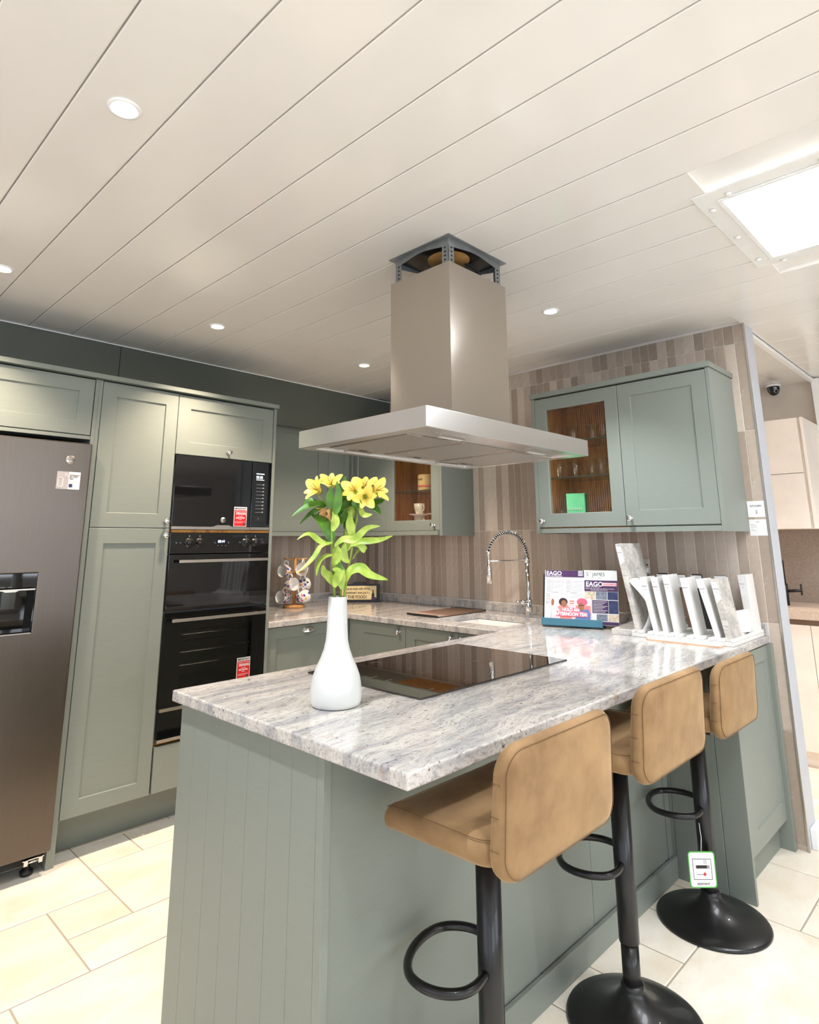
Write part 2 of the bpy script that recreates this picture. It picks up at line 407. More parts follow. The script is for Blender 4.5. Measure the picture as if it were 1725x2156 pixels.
# door leaf: map (along, up, out of the face) into the room
def FY(y0): return lambda a, z, d: (a, y0-d, z)          # faces -y, along = x
def FX(x0): return lambda a, z, d: (x0-d, a, z)          # faces -x, along = y
def shaker(name, map_, a0, a1, z0, z1, parent, inset=None, t=.02, rec=.007, mat='sage_paint', hole=False):
    """shaker leaf with a recessed centre panel (or an open centre for a glazed leaf); front face at d = 0"""
    mb = MB(); bm = mb.bm; bev = .003
    if a0 > a1: a0, a1 = a1, a0
    i0, i1, j0, j1 = inset if inset else (a0+.07, a1-.07, z0+.07, z1-.07)
    if i0 > i1: i0, i1 = i1, i0
    R = lambda x0, x1, y0, y1, d: [bm.verts.new(map_(x, y, d)) for x, y in ((x0, y0), (x1, y0), (x1, y1), (x0, y1))]
    o0 = R(a0, a1, z0, z1, -t); o1 = R(a0, a1, z0, z1, -.0015); o2 = R(a0+.0015, a1-.0015, z0+.0015, z1-.0015, 0)
    n0 = R(i0, i1, j0, j1, 0); n1 = R(i0+bev, i1-bev, j0+bev, j1-bev, -rec)
    def ring(a, b):
        for k in range(4): bm.faces.new((a[k], a[(k+1) % 4], b[(k+1) % 4], b[k]))
    ring(o0, o1); ring(o1, o2); ring(o2, n0); ring(n0, n1)
    if hole:
        n2 = R(i0+bev, i1-bev, j0+bev, j1-bev, -t); ring(n1, n2); ring(n2, o0)
    else:
        bm.faces.new(n1); bm.faces.new(o0)
    return obj(name, mb, mat, parent)
def knob(map_, a, z, parent, r=.0155):
    p0 = Vector(map_(a, z, 0)); ax = Vector(map_(a, z, 1))-p0
    mb = MB().lathe([(0, 0), (r*.72, 0), (r*.72, .003), (r*.4, .006), (r*.36, .016), (r*.85, .021), (r, .026), (r*.93, .031), (r*.55, .034), (0, .035)], p0, ax, 20)
    return obj('knob', mb, 'chrome', parent)

# ------------------------------------------------------------------ dimensions (metres; x along the oven wall, y towards the seats, z up)
ZC = 2.486           # ceiling
T = -.8164           # front of the tall doors
H, TH = .910, .0336  # worktop top and thickness
WL, WR = -.8217, -.7558   # front edges of the back worktops
PL, PW1, PW2 = -2.486, -2.0146, -3.058    # peninsula slab
YE, WT = -3.1122, .149    # end and thickness of the tiled wall
ZB, ZT = 1.401, 2.222     # wall cabinets

# ================================================================== SETTING
# floor with modular stone tiles
GM = .2293
fl = struct('floor', B(-6.5, 4.6, -8.2, .3, -.12, -.004), 'floor_plain', 'pale cream stone-tiled floor of the kitchen showroom')
gx = lambda i: -.2135 - .2291*(11-i)      # grid line i, i = 0 at x = -2.734
gy = lambda j: -.7000 - .2298*j           # grid line j
cells = {}
def place(i, j, wd, hd):
    for a in range(i, i+wd):
        for b in range(j, j+hd):
            if (a, b) in cells: return False
    for a in range(i, i+wd):
        for b in range(j, j+hd): cells[a, b] = 1
    tiles.append((i, j, wd, hd)); return True
tiles = []
I0, I1, J0, J1 = -4, 21, -1, 16
for t_ in [(2, 0, 1, 1), (3, 0, 2, 1), (2, 1, 3, 2), (-1, 0, 3, 2), (1, 2, 1, 1), (-1, 2, 2, 2), (1, 3, 3, 1), (0, 4, 3, 2), (-2, 4, 2, 1), (4, 3, 2, 2),
           (7, 9, 1, 1), (6, 9, 1, 1), (8, 9, 1, 1), (5, 9, 1, 1), (5, 10, 4, 2), (9, 9, 2, 2), (9, 11, 1, 1), (10, 11, 2, 2), (11, 9, 2, 1), (11, 10, 2, 1), (3, 9, 2, 2)]:
    place(*t_)
rs = random.Random(3)
for j in range(J0, J1):
    for i in range(I0, I1):
        if (i, j) in cells: continue
        opts = [(3, 2), (2, 2), (2, 1), (1, 1), (2, 2)]; rs.shuffle(opts)
        for o_ in opts+[(1, 1)]:
            if i+o_[0] <= I1 and j+o_[1] <= J1 and place(i, j, *o_): break
floor_mesh = {}
def floor_tile_mesh(w_, d_):
    k = (round(w_, 3), round(d_, 3))
    if k not in floor_mesh:
        mb = MB(); a, b = w_/2-.003, d_/2-.003; c = .0025
        lo = [(-a, -b), (a, -b), (a, b), (-a, b)]; hi = [(-a+c, -b+c), (a-c, -b+c), (a-c, b-c), (-a+c, b-c)]
        v0 = [mb.bm.verts.new((x, y, -.006)) for x, y in lo]; v1 = [mb.bm.verts.new((x, y, -.0015)) for x, y in lo]; v2 = [mb.bm.verts.new((x, y, 0)) for x, y in hi]
        for p, q in ((v0, v1), (v1, v2)):
            for n in range(4): mb.bm.faces.new((p[n], p[(n+1) % 4], q[(n+1) % 4], q[n]))
        mb.bm.faces.new(v2); me = bpy.data.meshes.new('tile'); mb.bm.to_mesh(me); mb.bm.free(); me.materials.append(MATS['floor_tile']); floor_mesh[k] = me
    return floor_mesh[k]
grout_bed = obj('grout_bed', B(gx(I0), gx(I1), gy(J1), gy(J0), -.0042, -.0028), 'floor_grout', fl)
for i, j, wd, hd in tiles:
    x0, x1, y1, y0 = gx(i), gx(i+wd), gy(j), gy(j+hd)
    if x1 < -3.25 and y0 > -.7: continue
    o = bpy.data.objects.new('tile', floor_tile_mesh(x1-x0, y1-y0)); COL.objects.link(o); o.location = ((x0+x1)/2, (y0+y1)/2, 0); o.parent = fl

# ceiling: glossy planks running towards the seats; a skylight is cut into them on the right
ce = struct('ceiling', MB().slabcells([-6.5, -1.40, -.75, 4.6], [-8.2, -4.62, -3.43, .3], lambda i, j: not (i == 1 and j == 1), ZC+.014, ZC+.1), 'ceiling_plain', 'glossy off-white plank ceiling with dark joints')
PKW = .2088
plank_me = {}
def plank(x0, x1, y0, y1):
    k = (round(x1-x0, 4), round(y1-y0, 4))
    if k not in plank_me:
        mb = MB(); a, b = k[0]/2-.0021, k[1]/2-.0005; c = .003
        lo = [(-a, -b), (a, -b), (a, b), (-a, b)]; hi = [(-a+c, -b), (a-c, -b), (a-c, b), (-a+c, b)]
        v0 = [mb.bm.verts.new((x, y, .0139)) for x, y in lo]; v1 = [mb.bm.verts.new((x, y, .0015)) for x, y in lo]; v2 = [mb.bm.verts.new((x, y, 0)) for x, y in hi]
        for p, q in ((v0, v1), (v1, v2)):
            for n in range(4): mb.bm.faces.new((p[n], p[(n+1) % 4], q[(n+1) % 4], q[n]))
        mb.bm.faces.new(v2); me = bpy.data.meshes.new('plank'); bmesh.ops.recalc_face_normals(mb.bm, faces=mb.bm.faces[:]); mb.bm.to_mesh(me); mb.bm.free()
        me.materials.append(MATS['ceiling_gloss']); plank_me[k] = me
    o = bpy.data.objects.new('plank', plank_me[k]); COL.objects.link(o); o.location = ((x0+x1)/2, (y0+y1)/2, ZC); o.parent = ce
for k in range(-5, 20):
    x0 = -2.650+k*PKW; x1 = x0+PKW
    if x1 > 1.9: break
    top = -.405 if x1 < .02 else YE+.01
    if x1 <= -1.46 or x0 >= -.69: plank(x0, x1, -5.2, top)
    else:
        plank(x0, x1, -3.43, top); plank(x0, x1, -5.2, -4.62)
for k in range(4): plank(.16, 1.72, -3.075+.213*k, -3.075+.213*(k+1))

# left (oven) wall, right (tiled) wall
wl = struct('wall_left', B(-6.5, 0, 0, .15, 0, ZC+.05), 'grout', 'oven wall with narrow upright greige tiles behind the counter')
wr = struct('wall_right', B(.002, WT, YE+.004, .15, 0, ZC+.013), 'grout', 'end wall clad in narrow upright greige tiles')
TP = .0515
rows = [(.0, .02), (.02, .493), (.493, .968), (.968, 1.428), (1.428, 1.911), (1.911, 2.383), (2.383, ZC)]
tile_me = {}
def tile_mesh(w_, h_, ax):
    k = (round(w_, 3), round(h_, 3), ax)
    if k not in tile_me:
        mb = MB(); a, b = w_/2-.0014, h_/2-.0014; c = .0012; d = .008
        P = (lambda u, v, o: (-o, u, v)) if ax == 'x' else (lambda u, v, o: (u, -o, v))
        lo = [(-a, -b), (a, -b), (a, b), (-a, b)]; hi = [(-a+c, -b+c), (a-c, -b+c), (a-c, b-c), (-a+c, b-c)]
        v0 = [mb.bm.verts.new(P(u, v, -d)) for u, v in lo]; v1 = [mb.bm.verts.new(P(u, v, -.001)) for u, v in lo]; v2 = [mb.bm.verts.new(P(u, v, 0)) for u, v in hi]
        for p, q in ((v0, v1), (v1, v2)):
            for n in range(4): mb.bm.faces.new((p[n], p[(n+1) % 4], q[(n+1) % 4], q[n]))
        mb.bm.faces.new(v2); bmesh.ops.recalc_face_normals(mb.bm, faces=mb.bm.faces[:])
        me = bpy.data.meshes.new('tile'); mb.bm.to_mesh(me); mb.bm.free(); me.materials.append(MATS['wall_tile']); tile_me[k] = me
    return tile_me[k]
yl = [YE-0.0005+TP*k for k in range(62)]
for k in range(61):
    y0, y1 = yl[k], min(yl[k+1], -.012)
    if y1-y0 < .01: continue
    for z0, z1 in rows:
        zm = (z0+z1)/2; ym = (y0+y1)/2
        if z1 < .97 and ym > -3.05: continue                              # behind the units
        if 1.43 < z1 < 2.0 and (ym > -1.22 or -2.98 < ym < -2.06): continue  # wholly behind wall cabinets
        if z0 > 1.8 and ym > -.40: continue
        o = bpy.data.objects.new('tile', tile_mesh(y1-y0, z1-z0, 'x')); COL.objects.link(o); o.location = (0, ym, zm); o.parent = wr
wl.location.y = .002
for k in range(28):
    x1 = -.006-TP*k; x0 = x1-TP
    if x0 < -1.40: break
    o = bpy.data.objects.new('tile', tile_mesh(TP, 1.428-.968, 'y')); COL.objects.link(o); o.location = ((x0+x1)/2, -.002, (1.428+.968)/2); o.parent = wl
# end of the tiled wall: metal corner trim and grey-painted end
tr = struct('trim_1', MB().box(-.004, .006, YE-.006, YE+.002, 0, ZC-.001), 'brushed_steel', 'slim steel corner strip at the end of the tiled wall')
plain('wall_end', (190, 192, 198), .45)
we = obj('end_face', B(.007, WT, YE-.004, YE+.003, 0, ZC-.001), 'wall_end', wr)
struct('trim_2', MB().box(WT+.0, 1.70, YE+.012, YE+.047, ZC-.022, ZC-.0005), 'white_gloss_trim', 'white ceiling trim running on from the tiled wall', bevel=.004)
struct('baseboard_right', MB().box(.04, WT+.02, YE-.03, YE-.0045, 0, .085), 'white_gloss_trim', 'short white skirting block at the foot of the tiled wall end', bevel=.003)
# sage fascia panels, shade put into their colour, between the tall units and the ceiling
fa = struct('trim_3', B(-3.45, -.012, -.395, -.10, 2.25, ZC-.016), 'sage_shaded', 'sage fascia panelling, colour darkened for shade, above the cabinets below the ceiling')
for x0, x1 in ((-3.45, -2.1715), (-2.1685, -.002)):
    obj('panel', B(x0, x1, -.41, -.396, 2.16, ZC-.006), 'sage_shaded', fa, bevel=.001)
obj('edge_strip', B(-3.45, -.002, -.418, -.4105, ZC-.0055, ZC-.0005), 'white_gloss_trim', fa)
# far room beyond the tiled wall
struct('wall_far', B(1.70, 1.80, -3.08, .15, 0, ZC+.013), 'wall_paint', 'beige wall of the neighbouring display')
struct('trim_4', B(1.62, 1.80, -3.13, -3.081, 0, ZC-.001), 'white_gloss_trim', 'white upright post ending the beige wall')
struct('wall_end_right', B(4.5, 4.6, -8.2, .3, 0, ZC+.1), 'wall_cream')
struct('wall_side', B(-6.5, -6.4, -8.2, .3, 0, ZC+.1), 'wall_cream')
struct('wall_back', B(-6.5, 4.6, -8.2, -8.1, 0, ZC+.1), 'wall_cream')
struct('wall_far_back', B(1.8, 4.6, .15, .3, 0, ZC+.1), 'wall_cream')
# shop windows in the wall behind the viewer
def window(n, x0, x1, z0, z1):
    o = struct('window_%d' % n, MB().box(x0-.06, x1+.06, -8.1, -8.05, z0-.06, z0).box(x0-.06, x1+.06, -8.1, -8.05, z1, z1+.06).box(x0-.06, x0, -8.1, -8.05, z0, z1).box(x1, x1+.06, -8.1, -8.05, z0, z1).box((x0+x1)/2-.03, (x0+x1)/2+.03, -8.1, -8.05, z0, z1), 'white_gloss_trim')
    obj('pane', B(x0, x1, -8.098, -8.09, z0, z1), 'daylight_pane', o)
    mb = MB(); z = z0+.03
    while z < z1: mb.box(x0, x1, -8.07, -8.066, z, z+.018); z += .045
    obj('blind_slats', mb, 'white_plastic', o)['kind'] = 'stuff'
window(1, -5.6, -3.2, .9, 2.3); window(2, -2.4, 0, .9, 2.3)
for n, (y0, y1) in ((3, (-7.4, -5.0)), (4, (-4.4, -1.6))):  # unseen side-wall windows, added to light the end panel and ceiling
    o = struct('window_%d' % n, MB().box(-6.4, -6.35, y0-.06, y1+.06, .54, .60).box(-6.4, -6.35, y0-.06, y1+.06, 2.30, 2.36).box(-6.4, -6.35, y0-.06, y0, .6, 2.3).box(-6.4, -6.35, y1, y1+.06, .6, 2.3).box(-6.4, -6.35, (y0+y1)/2-.03, (y0+y1)/2+.03, .6, 2.3), 'white_gloss_trim')
    obj('pane', B(-6.398, -6.39, y0, y1, .6, 2.3), 'side_fill_pane', o)
# white skylight surround on the right of the ceiling
sk = thing('skylight', 'square white-framed skylight with bright diffuser in the ceiling', 'skylight', (-1.075, -3.9, ZC))
SX0, SX1, SY0, SY1 = -1.452, -.696, -4.70, -3.38
obj('frame', MB().slabcells([SX0, SX0+.079, SX1-.087, SX1], [SY0, SY0+.08, SY1-.081, SY1], lambda i, j: not (i == 1 and j == 1), ZC-.006, ZC-.0005), 'white_plastic', sk, bevel=.002)
obj('inner_rim', MB().slabcells([SX0+.062, SX0+.079, SX1-.087, SX1-.07], [SY0+.06, SY0+.08, SY1-.081, SY1-.062], lambda i, j: not (i == 1 and j == 1), ZC-.012, ZC-.006), 'white_gloss_trim', sk, bevel=.003)
obj('diffuser', B(-1.40, -.75, -4.62, -3.43, ZC+.03, ZC+.036), 'skylight_glow', sk)
for x, y in [(-1.406, -3.486), (-1.33, -3.412), (-1.06, -3.409), (-.797, -3.408), (-.719, -3.48), (-.719, -3.75), (-1.406, -3.75), (-1.406, -4.1), (-.719, -4.1)]:
    obj('screw_cap', MB().lathe([(0, -.005), (.008, -.004), (.011, 0), (.011, .004), (0, .004)], (x, y, ZC-.0105), (0, 0, 1), 14), 'white_plastic', sk)

# downlights
def downlight(x, y, warm, label, watts):
    t = thing('ceiling_light', label, 'ceiling light', (x, y, ZC), 'round recessed downlights')
    obj('trim_ring', MB().lathe([(.026, .008), (.028, -.002), (.036, -.006), (.042, -.004), (.043, -.0003)], (x, y, ZC), (0, 0, 1), 28), 'white_gloss_trim', t)
    obj('lens', MB().lathe([(0, -.003), (.020, -.0028), (.0275, -.0015), (.0275, -.0003), (0, -.0003)], (x, y, ZC), (0, 0, 1), 24), 'lamp_warm' if warm else 'lamp_cool', t)
    ld = bpy.data.lights.new('bulb', 'SPOT'); ld.energy = watts; ld.spot_size = 1.85; ld.spot_blend = 1.0; ld.shadow_soft_size = .028
    ld.color = (1.0, .81, .64) if warm else (.91, .96, 1.0)
    lo = bpy.data.objects.new('bulb', ld); COL.objects.link(lo); lo.parent = t; lo.location = (0, 0, -.02)
downlight(-2.960, -2.485, 0, 'bright white downlight nearest the viewer, on the upper left of the ceiling', SPOT_COOL)
downlight(-2.931, -1.130, 1, 'warm downlight cut by the left edge, over the refrigerator', SPOT_WARM)
downlight(-1.941, -1.109, 1, 'warm downlight in front of the oven tower', SPOT_WARM)
downlight(-.892, -1.098, 1, 'warm downlight nearest the corner, left of the hood duct', SPOT_WARM)
downlight(-.874, -2.485, 0, 'cool white downlight right of the hood duct', SPOT_COOL)
downlight(-2.96, -4.25, 0, 'added cool white fill downlight out of view above the seating side', SPOT_COOL)  # this and the next are unseen lamps added for more light
downlight(-1.95, -4.25, 0, 'added cool white fill downlight out of view beside the skylight', SPOT_COOL)
for k_, x_ in enumerate((-4.6, -2.6, -.6, 1.6)):  # lamps added behind the viewer to lift ambient light and reflections
    downlight(x_, -5.7, 0, 'added cool white fill downlight out of view in the showroom behind, %s' % ('far left', 'left of centre', 'right of centre', 'far right')[k_], 30.0)
downlight(.9, -3.86, 0, 'added cool white fill downlight out of view beyond the tiled wall', SPOT_COOL)  # this one and the one below: extra unseen lamps, added for light
downlight(.95, -1.9, 1, 'added warm fill downlight over the neighbouring display, hidden by the tiled wall', SPOT_WARM)

# ================================================================== TALL RUN ON THE LEFT WALL
FT = FY(T)
# refrigerator, recessed a little behind the doors
FRY = -.736
FF = FY(FRY)
fr = thing('refrigerator', 'grey stainless american refrigerator with water dispenser in its door', 'refrigerator', (-2.86, -.4, 0))
mb = MB()   # right door with the dispenser opening
mb2 = bmesh.new()
xs = [-2.829, -2.775, -2.5535, -2.374]; zs = [.038, .9685, 1.229, 1.850]
V = {}
def dv(i, j, k):
    if (i, j, k) not in V: V[i, j, k] = mb.bm.verts.new((xs[i], (FRY+.07, FRY)[k], zs[j]))
    return V[i, j, k]
for i in range(3):
    for j in range(3):
        if (i, j) == (1, 1): continue
        mb.bm.faces.new((dv(i, j, 1), dv(i+1, j, 1), dv(i+1, j+1, 1), dv(i, j+1, 1)))
for i in range(3):
    mb.bm.faces.new((dv(i, 0, 0), dv(i+1, 0, 0), dv(i+1, 0, 1), dv(i, 0, 1))); mb.bm.faces.new((dv(i, 3, 0), dv(i+1, 3, 0), dv(i+1, 3, 1), dv(i, 3, 1)))
    mb.bm.faces.new((dv(0, i, 0), dv(0, i+1, 0), dv(0, i+1, 1), dv(0, i, 1))); mb.bm.faces.new((dv(3, i, 0), dv(3, i+1, 0), dv(3, i+1, 1), dv(3, i, 1)))
for a, b in (((1, 1), (2, 1)), ((2, 1), (2, 2)), ((2, 2), (1, 2)), ((1, 2), (1, 1))):
    mb.bm.faces.new((dv(*a, 1), dv(*b, 1), dv(*b, 0), dv(*a, 0)))
bmesh.ops.remove_doubles(mb.bm, verts=mb.bm.verts[:], dist=1e-5); mb2.free()
d = obj('door', mb, 'fridge_steel', fr, bevel=.006, seg=3); d['label'] = 'grey steel door with a black dispenser'
obj('door', B(-3.285, -2.833, FRY, FRY+.07, .038, 1.850), 'fridge_steel', fr, bevel=.006, seg=3)
disp = obj('water_dispenser', MB().box(-2.775, -2.5535, FRY+.062, FRY+.068, .9685, 1.229).box(-2.775, -2.7705, FRY+.001, FRY+.062, .9685, 1.229)
    .box(-2.558, -2.5535, FRY+.001, FRY+.062, .9685, 1.229).box(-2.7705, -2.558, FRY+.001, FRY+.062, .9685, .9765).prism([(-2.7705, FRY+.001, 1.229), (-2.7705, FRY+.001, 1.168), (-2.7705, FRY+.062, 1.150), (-2.7705, FRY+.062, 1.229)], (.2125, 0, 0)), 'black_glass', fr)
disp['label'] = 'glossy black dispenser recess'
obj('rim', MB().box(-2.7705, -2.556, FRY-.001, FRY+.002, 1.156, 1.162).prism([(-2.69, FRY-.004, 1.157), (-2.62, FRY-.004, 1.157), (-2.635, FRY-.004, 1.150), (-2.675, FRY-.004, 1.150)], (0, .004, 0)), 'satin_metal', disp)
obj('drip_edge', B(-2.775, -2.556, FRY-.002, FRY+.004, .966, .9705), 'satin_metal', disp)
obj('paddle', MB().box(-2.682, -2.625, FRY+.02, FRY+.026, 1.075, 1.150), 'clear_glass', disp, bevel=.006)
text('print', 'WATER   |   FREEZER   |   FRIDGE   |   LOCK', .0062, (-2.768, FRY-.0005, 1.170), (1, 0, 0), (0, 0, 1), 'ink_grey', disp)
bd = obj('badge', MB().lathe([(0, 0), (.0215, 0), (.0215, .0025), (.019, .004), (0, .004)], (-2.469, FRY, 1.761), (0, -1, 0), 32), 'satin_metal', fr); bd['label'] = 'round silver maker badge'
text('lettering', 'Hoover', .0125, (-2.4875, FRY-.0044, 1.757), (1, 0, .06), (-.15, 0, 1), 'ink_dark', bd, bold=.0002)
obj('swash', MB().box(-2.4755, -2.4740, FRY-.0046, FRY-.004, 1.746, 1.777).box(-2.4705, -2.469, FRY-.0046, FRY-.004, 1.744, 1.773), 'ink_dark', bd)
st = obj('app_sticker', MB().prism([(-2.521, FRY-.0008, 1.703), (-2.4685, FRY-.0008, 1.703), (-2.4685, FRY-.0008, 1.619), (-2.521, FRY-.0008, 1.619)], (0, .0007, 0), 0).prism([(-2.4685, FRY-.0008, 1.703), (-2.4165, FRY-.0008, 1.703), (-2.4165, FRY-.0008, 1.619), (-2.4685, FRY-.0008, 1.619)], (0, .0007, 0), 1), ['grey_label', 'paper'], fr)
st['label'] = 'grey and white phone app sticker'
for k, tx in enumerate(('Download', 'the hOn', 'App')): text('print', tx, .0105, (-2.4655, FRY-.0011, 1.684-.0085*k), (1, 0, 0), (0, 0, 1), 'ink_dark', st, bold=.0001)
obj('rules', MB().box(-2.4655, -2.438, FRY-.0012, FRY-.0008, 1.658, 1.6592).box(-2.4655, -2.428, FRY-.0012, FRY-.0008, 1.652, 1.6532), 'ink_grey', st)
obj('app_icon', B(-2.4655, -2.449, FRY-.0013, FRY-.0008, 1.628, 1.645), 'ink_navy', st, bevel=.003)
loop = [(-2.514, 1.632), (-2.514, 1.668), (-2.510, 1.672), (-2.497, 1.672), (-2.493, 1.668), (-2.493, 1.632), (-2.497, 1.628), (-2.510, 1.628)]
obj('phone_outline', MB().tube([(x, FRY-.001, z) for x, z in loop], .0011, 6, True), 'ink_white', st)
for rr in (.006, .012, .018):
    obj('signal_arc', MB().tube([(-2.490+rr*math.cos(a), FRY-.001, 1.676+rr*math.sin(a)) for a in [PI*.02+PI*.5*i/8 for i in range(9)]], .001, 6), 'ink_white', st)
# the door fronts above are drawn to a 1 : 1.04 template; bring them to true size and place, proud of the housing
for o_ in [o for o in fr.children_recursive if o.type == 'MESH']:
    o_.data.transform(Matrix.Translation((-.1355, -.1542, .0525)) @ Matrix.Scale(.9610, 4))
obj('body', B(-3.285, -2.421, -.785, -.03, .075, 1.815), 'galvanised', fr, bevel=.004)
for x in (-2.480, -3.22):
    obj('foot', MB().lathe([(0, .0005), (.023, .0005), (.025, .004), (.025, .018), (.012, .022), (.008, .08), (0, .08)], (x, -.79, 0), (0, 0, 1), 24), 'black_plastic', fr)
obj('hinge', MB().box(-2.515, -2.435, -.845, -.78, .0725, .0765).box(-2.51, -2.495, -.848, -.844, .055, .076).box(-2.455, -2.440, -.848, -.844, .055, .076).cyl((-2.495, -.835, .060), (-2.445, -.835, .062), .004, 8), 'chrome', fr)
# cabinet bridging over the refrigerator, framed by rails
br = thing('bridge_cabinet', 'sage shaker cabinet bridging over the refrigerator, cut by the left edge', 'cabinet', (-2.86, -.4, 1.855))
obj('carcass', B(-3.30, -2.4205, T+.022, -.03, 1.874, 2.16), 'sage_paint', br)
obj('bottom_rail', B(-3.30, -2.4172, T+.001, T+.10, 1.8565, 1.8735), 'sage_paint', br, bevel=.001)
shaker('door', FT, -3.30, -2.4205, 1.8775, 2.158, br, (-3.23, -2.488, 1.947, 2.091))
# upright end panel between refrigerator and larder
ep = thing('end_panel', 'tall narrow sage end panel between refrigerator and larder', 'panel', (-2.397, -.4, 0))
obj('panel', B(-2.4165, -2.3985, T+.001, -.03, 0, 2.162), 'sage_paint', ep, bevel=.001)
obj('filler_strip', B(-2.3982, -2.3815, T+.003, T+.06, .0, 2.162), 'sage_paint', ep, bevel=.001)
# larder
la = thing('larder_cabinet', 'tall sage shaker larder cabinet between refrigerator and ovens', 'cabinet', (-2.18, -.4, .15))
obj('carcass', B(-2.379, -1.985, T+.022, -.03, .170, 2.162), 'sage_paint', la)
dd = shaker('door', FT, -2.3795, -1.9865, 1.4375, 2.1585, la, (-2.309, -2.053, 1.507, 2.0895)); knob(FT, -2.0105, 1.473, dd)
dd = shaker('door', FT, -2.3795, -1.9865, .1785, 1.4335, la, (-2.308, -2.050, .246, 1.361)); knob(FT, -2.0095, 1.400, dd)
# oven tower
ov = thing('oven_cabinet', 'tall sage cabinet tower housing the microwave and double oven', 'cabinet', (-1.68, -.4, .15))
obj('side_panel', B(-1.3775, -1.3575, T-.002, -.03, .0, 2.166), 'sage_paint', ov, bevel=.001)
obj('carcass', MB().box(-1.984, -1.972, T+.022, -.03, .17, 2.162).box(-1.972, -1.3785, -.06, -.03, .17, 2.162).box(-1.972, -1.3785, T+.022, -.06, 2.144, 2.162), 'sage_paint', ov)
obj('shelf', MB().box(-1.9725, -1.3785, T+.004, -.06, 1.4145, 1.4285), 'oak_interior', ov)
obj('shelf', MB().box(-1.9725, -1.3785, T+.022, -.06, 1.829, 1.845), 'oak_interior', ov)
obj('shelf', MB().box(-1.9725, -1.3785, T+.022, -.06, .386, .398), 'oak_interior', ov)
dd = shaker('door', FT, -1.9835, -1.3805, 1.8295, 2.1555, ov, (-1.912, -1.4515, 1.8985, 2.0855)); knob(FT, -1.6765, 1.864, dd)
obj('bottom_panel', B(-1.9775, -1.3805, T, T+.02, .1785, .3835), 'sage_paint', ov, bevel=.0012)
pl = thing('plinth', 'sage kickboard under the larder and oven tower', 'kickboard', (-1.87, -.66, 0))
obj('board', B(-2.381, -1.3785, -.672, -.655, 0, .172), 'sage_paint', pl, bevel=.001)
co = thing('cornice', 'slim sage top moulding along the tall cabinets', 'moulding', (-2.3, -.5, 2.166))
obj('moulding', B(-3.32, -1.3545, T-.022, -.41, 2.1665, 2.1895), 'sage_paint', co, bevel=.0012)
obj('moulding_return', B(-1.372, -1.3545, -.409, -.344, 2.1665, 2.1895), 'sage_paint', co)
# microwave
mw = thing('microwave', 'built-in black glass microwave with red sticker, above the double oven', 'microwave', (-1.68, -.4, 1.43))
obj('body', B(-1.965, -1.385, T+.03, -.20, 1.432, 1.825), 'black_plastic', mw)
dr = obj('door', B(-1.9775, -1.512, T-.002, T+.028, 1.4475, 1.8265), 'black_glass', mw, bevel=.0015); dr['label'] = 'black glass door'
obj('lower_strip', MB().prism([(-1.9775, T-.005, 1.4315), (-1.512, T-.005, 1.4315), (-1.512, T-.005, 1.446), (-1.620, T-.005, 1.446), (-1.644, T-.005, 1.455), (-1.717, T-.005, 1.455), (-1.742, T-.005, 1.446), (-1.9775, T-.005, 1.446)], (0, .02, 0)), 'satin_metal', dr)
cp = obj('control_panel', B(-1.508, -1.381, T-.002, T+.028, 1.4475, 1.8265), 'black_glass', mw, bevel=.0015)
obj('lower_strip', B(-1.508, -1.381, T-.005, T+.015, 1.4315, 1.446), 'satin_metal', cp)
text('digits', '88:88', .026, (-1.4825, T-.0026, 1.728), (1, 0, 0), (0, 0, 1), 'display_white', cp, sx=.78)
obj('icon_row', MB().box(-1.482, -1.428, T-.003, T-.002, 1.754, 1.760).box(-1.482, -1.428, T-.003, T-.002, 1.7195, 1.7235), 'display_white', cp)
for k in range(9):
    zz_ = 1.694-.0201*k
    obj('key_line', MB().box(-1.480, -1.436, T-.003, T-.002, zz_-.001, zz_+.0004).box(-1.436, -1.427, T-.003, T-.002, zz_-.003, zz_+.004), 'ink_grey', cp)
obj('start_button', MB().box(-1.492, -1.425, T-.004, T-.002, 1.480, 1.511), 'black_plastic', cp)
text('print', 'C', .012, (-1.463, T-.0044, 1.492), (1, 0, 0), (0, 0, 1), 'ink_grey', cp)
bg = obj('badge', MB().lathe([(0, 0), (.0155, 0), (.0155, .002), (0, .0025)], (-1.681, T-.002, 1.484), (0, -1, 0), 28), 'satin_metal', mw); bg['label'] = 'round silver maker badge'
text('lettering', 'Hoover', .0095, (-1.695, T-.0049, 1.4815), (1, 0, .06), (-.15, 0, 1), 'ink_dark', bg)
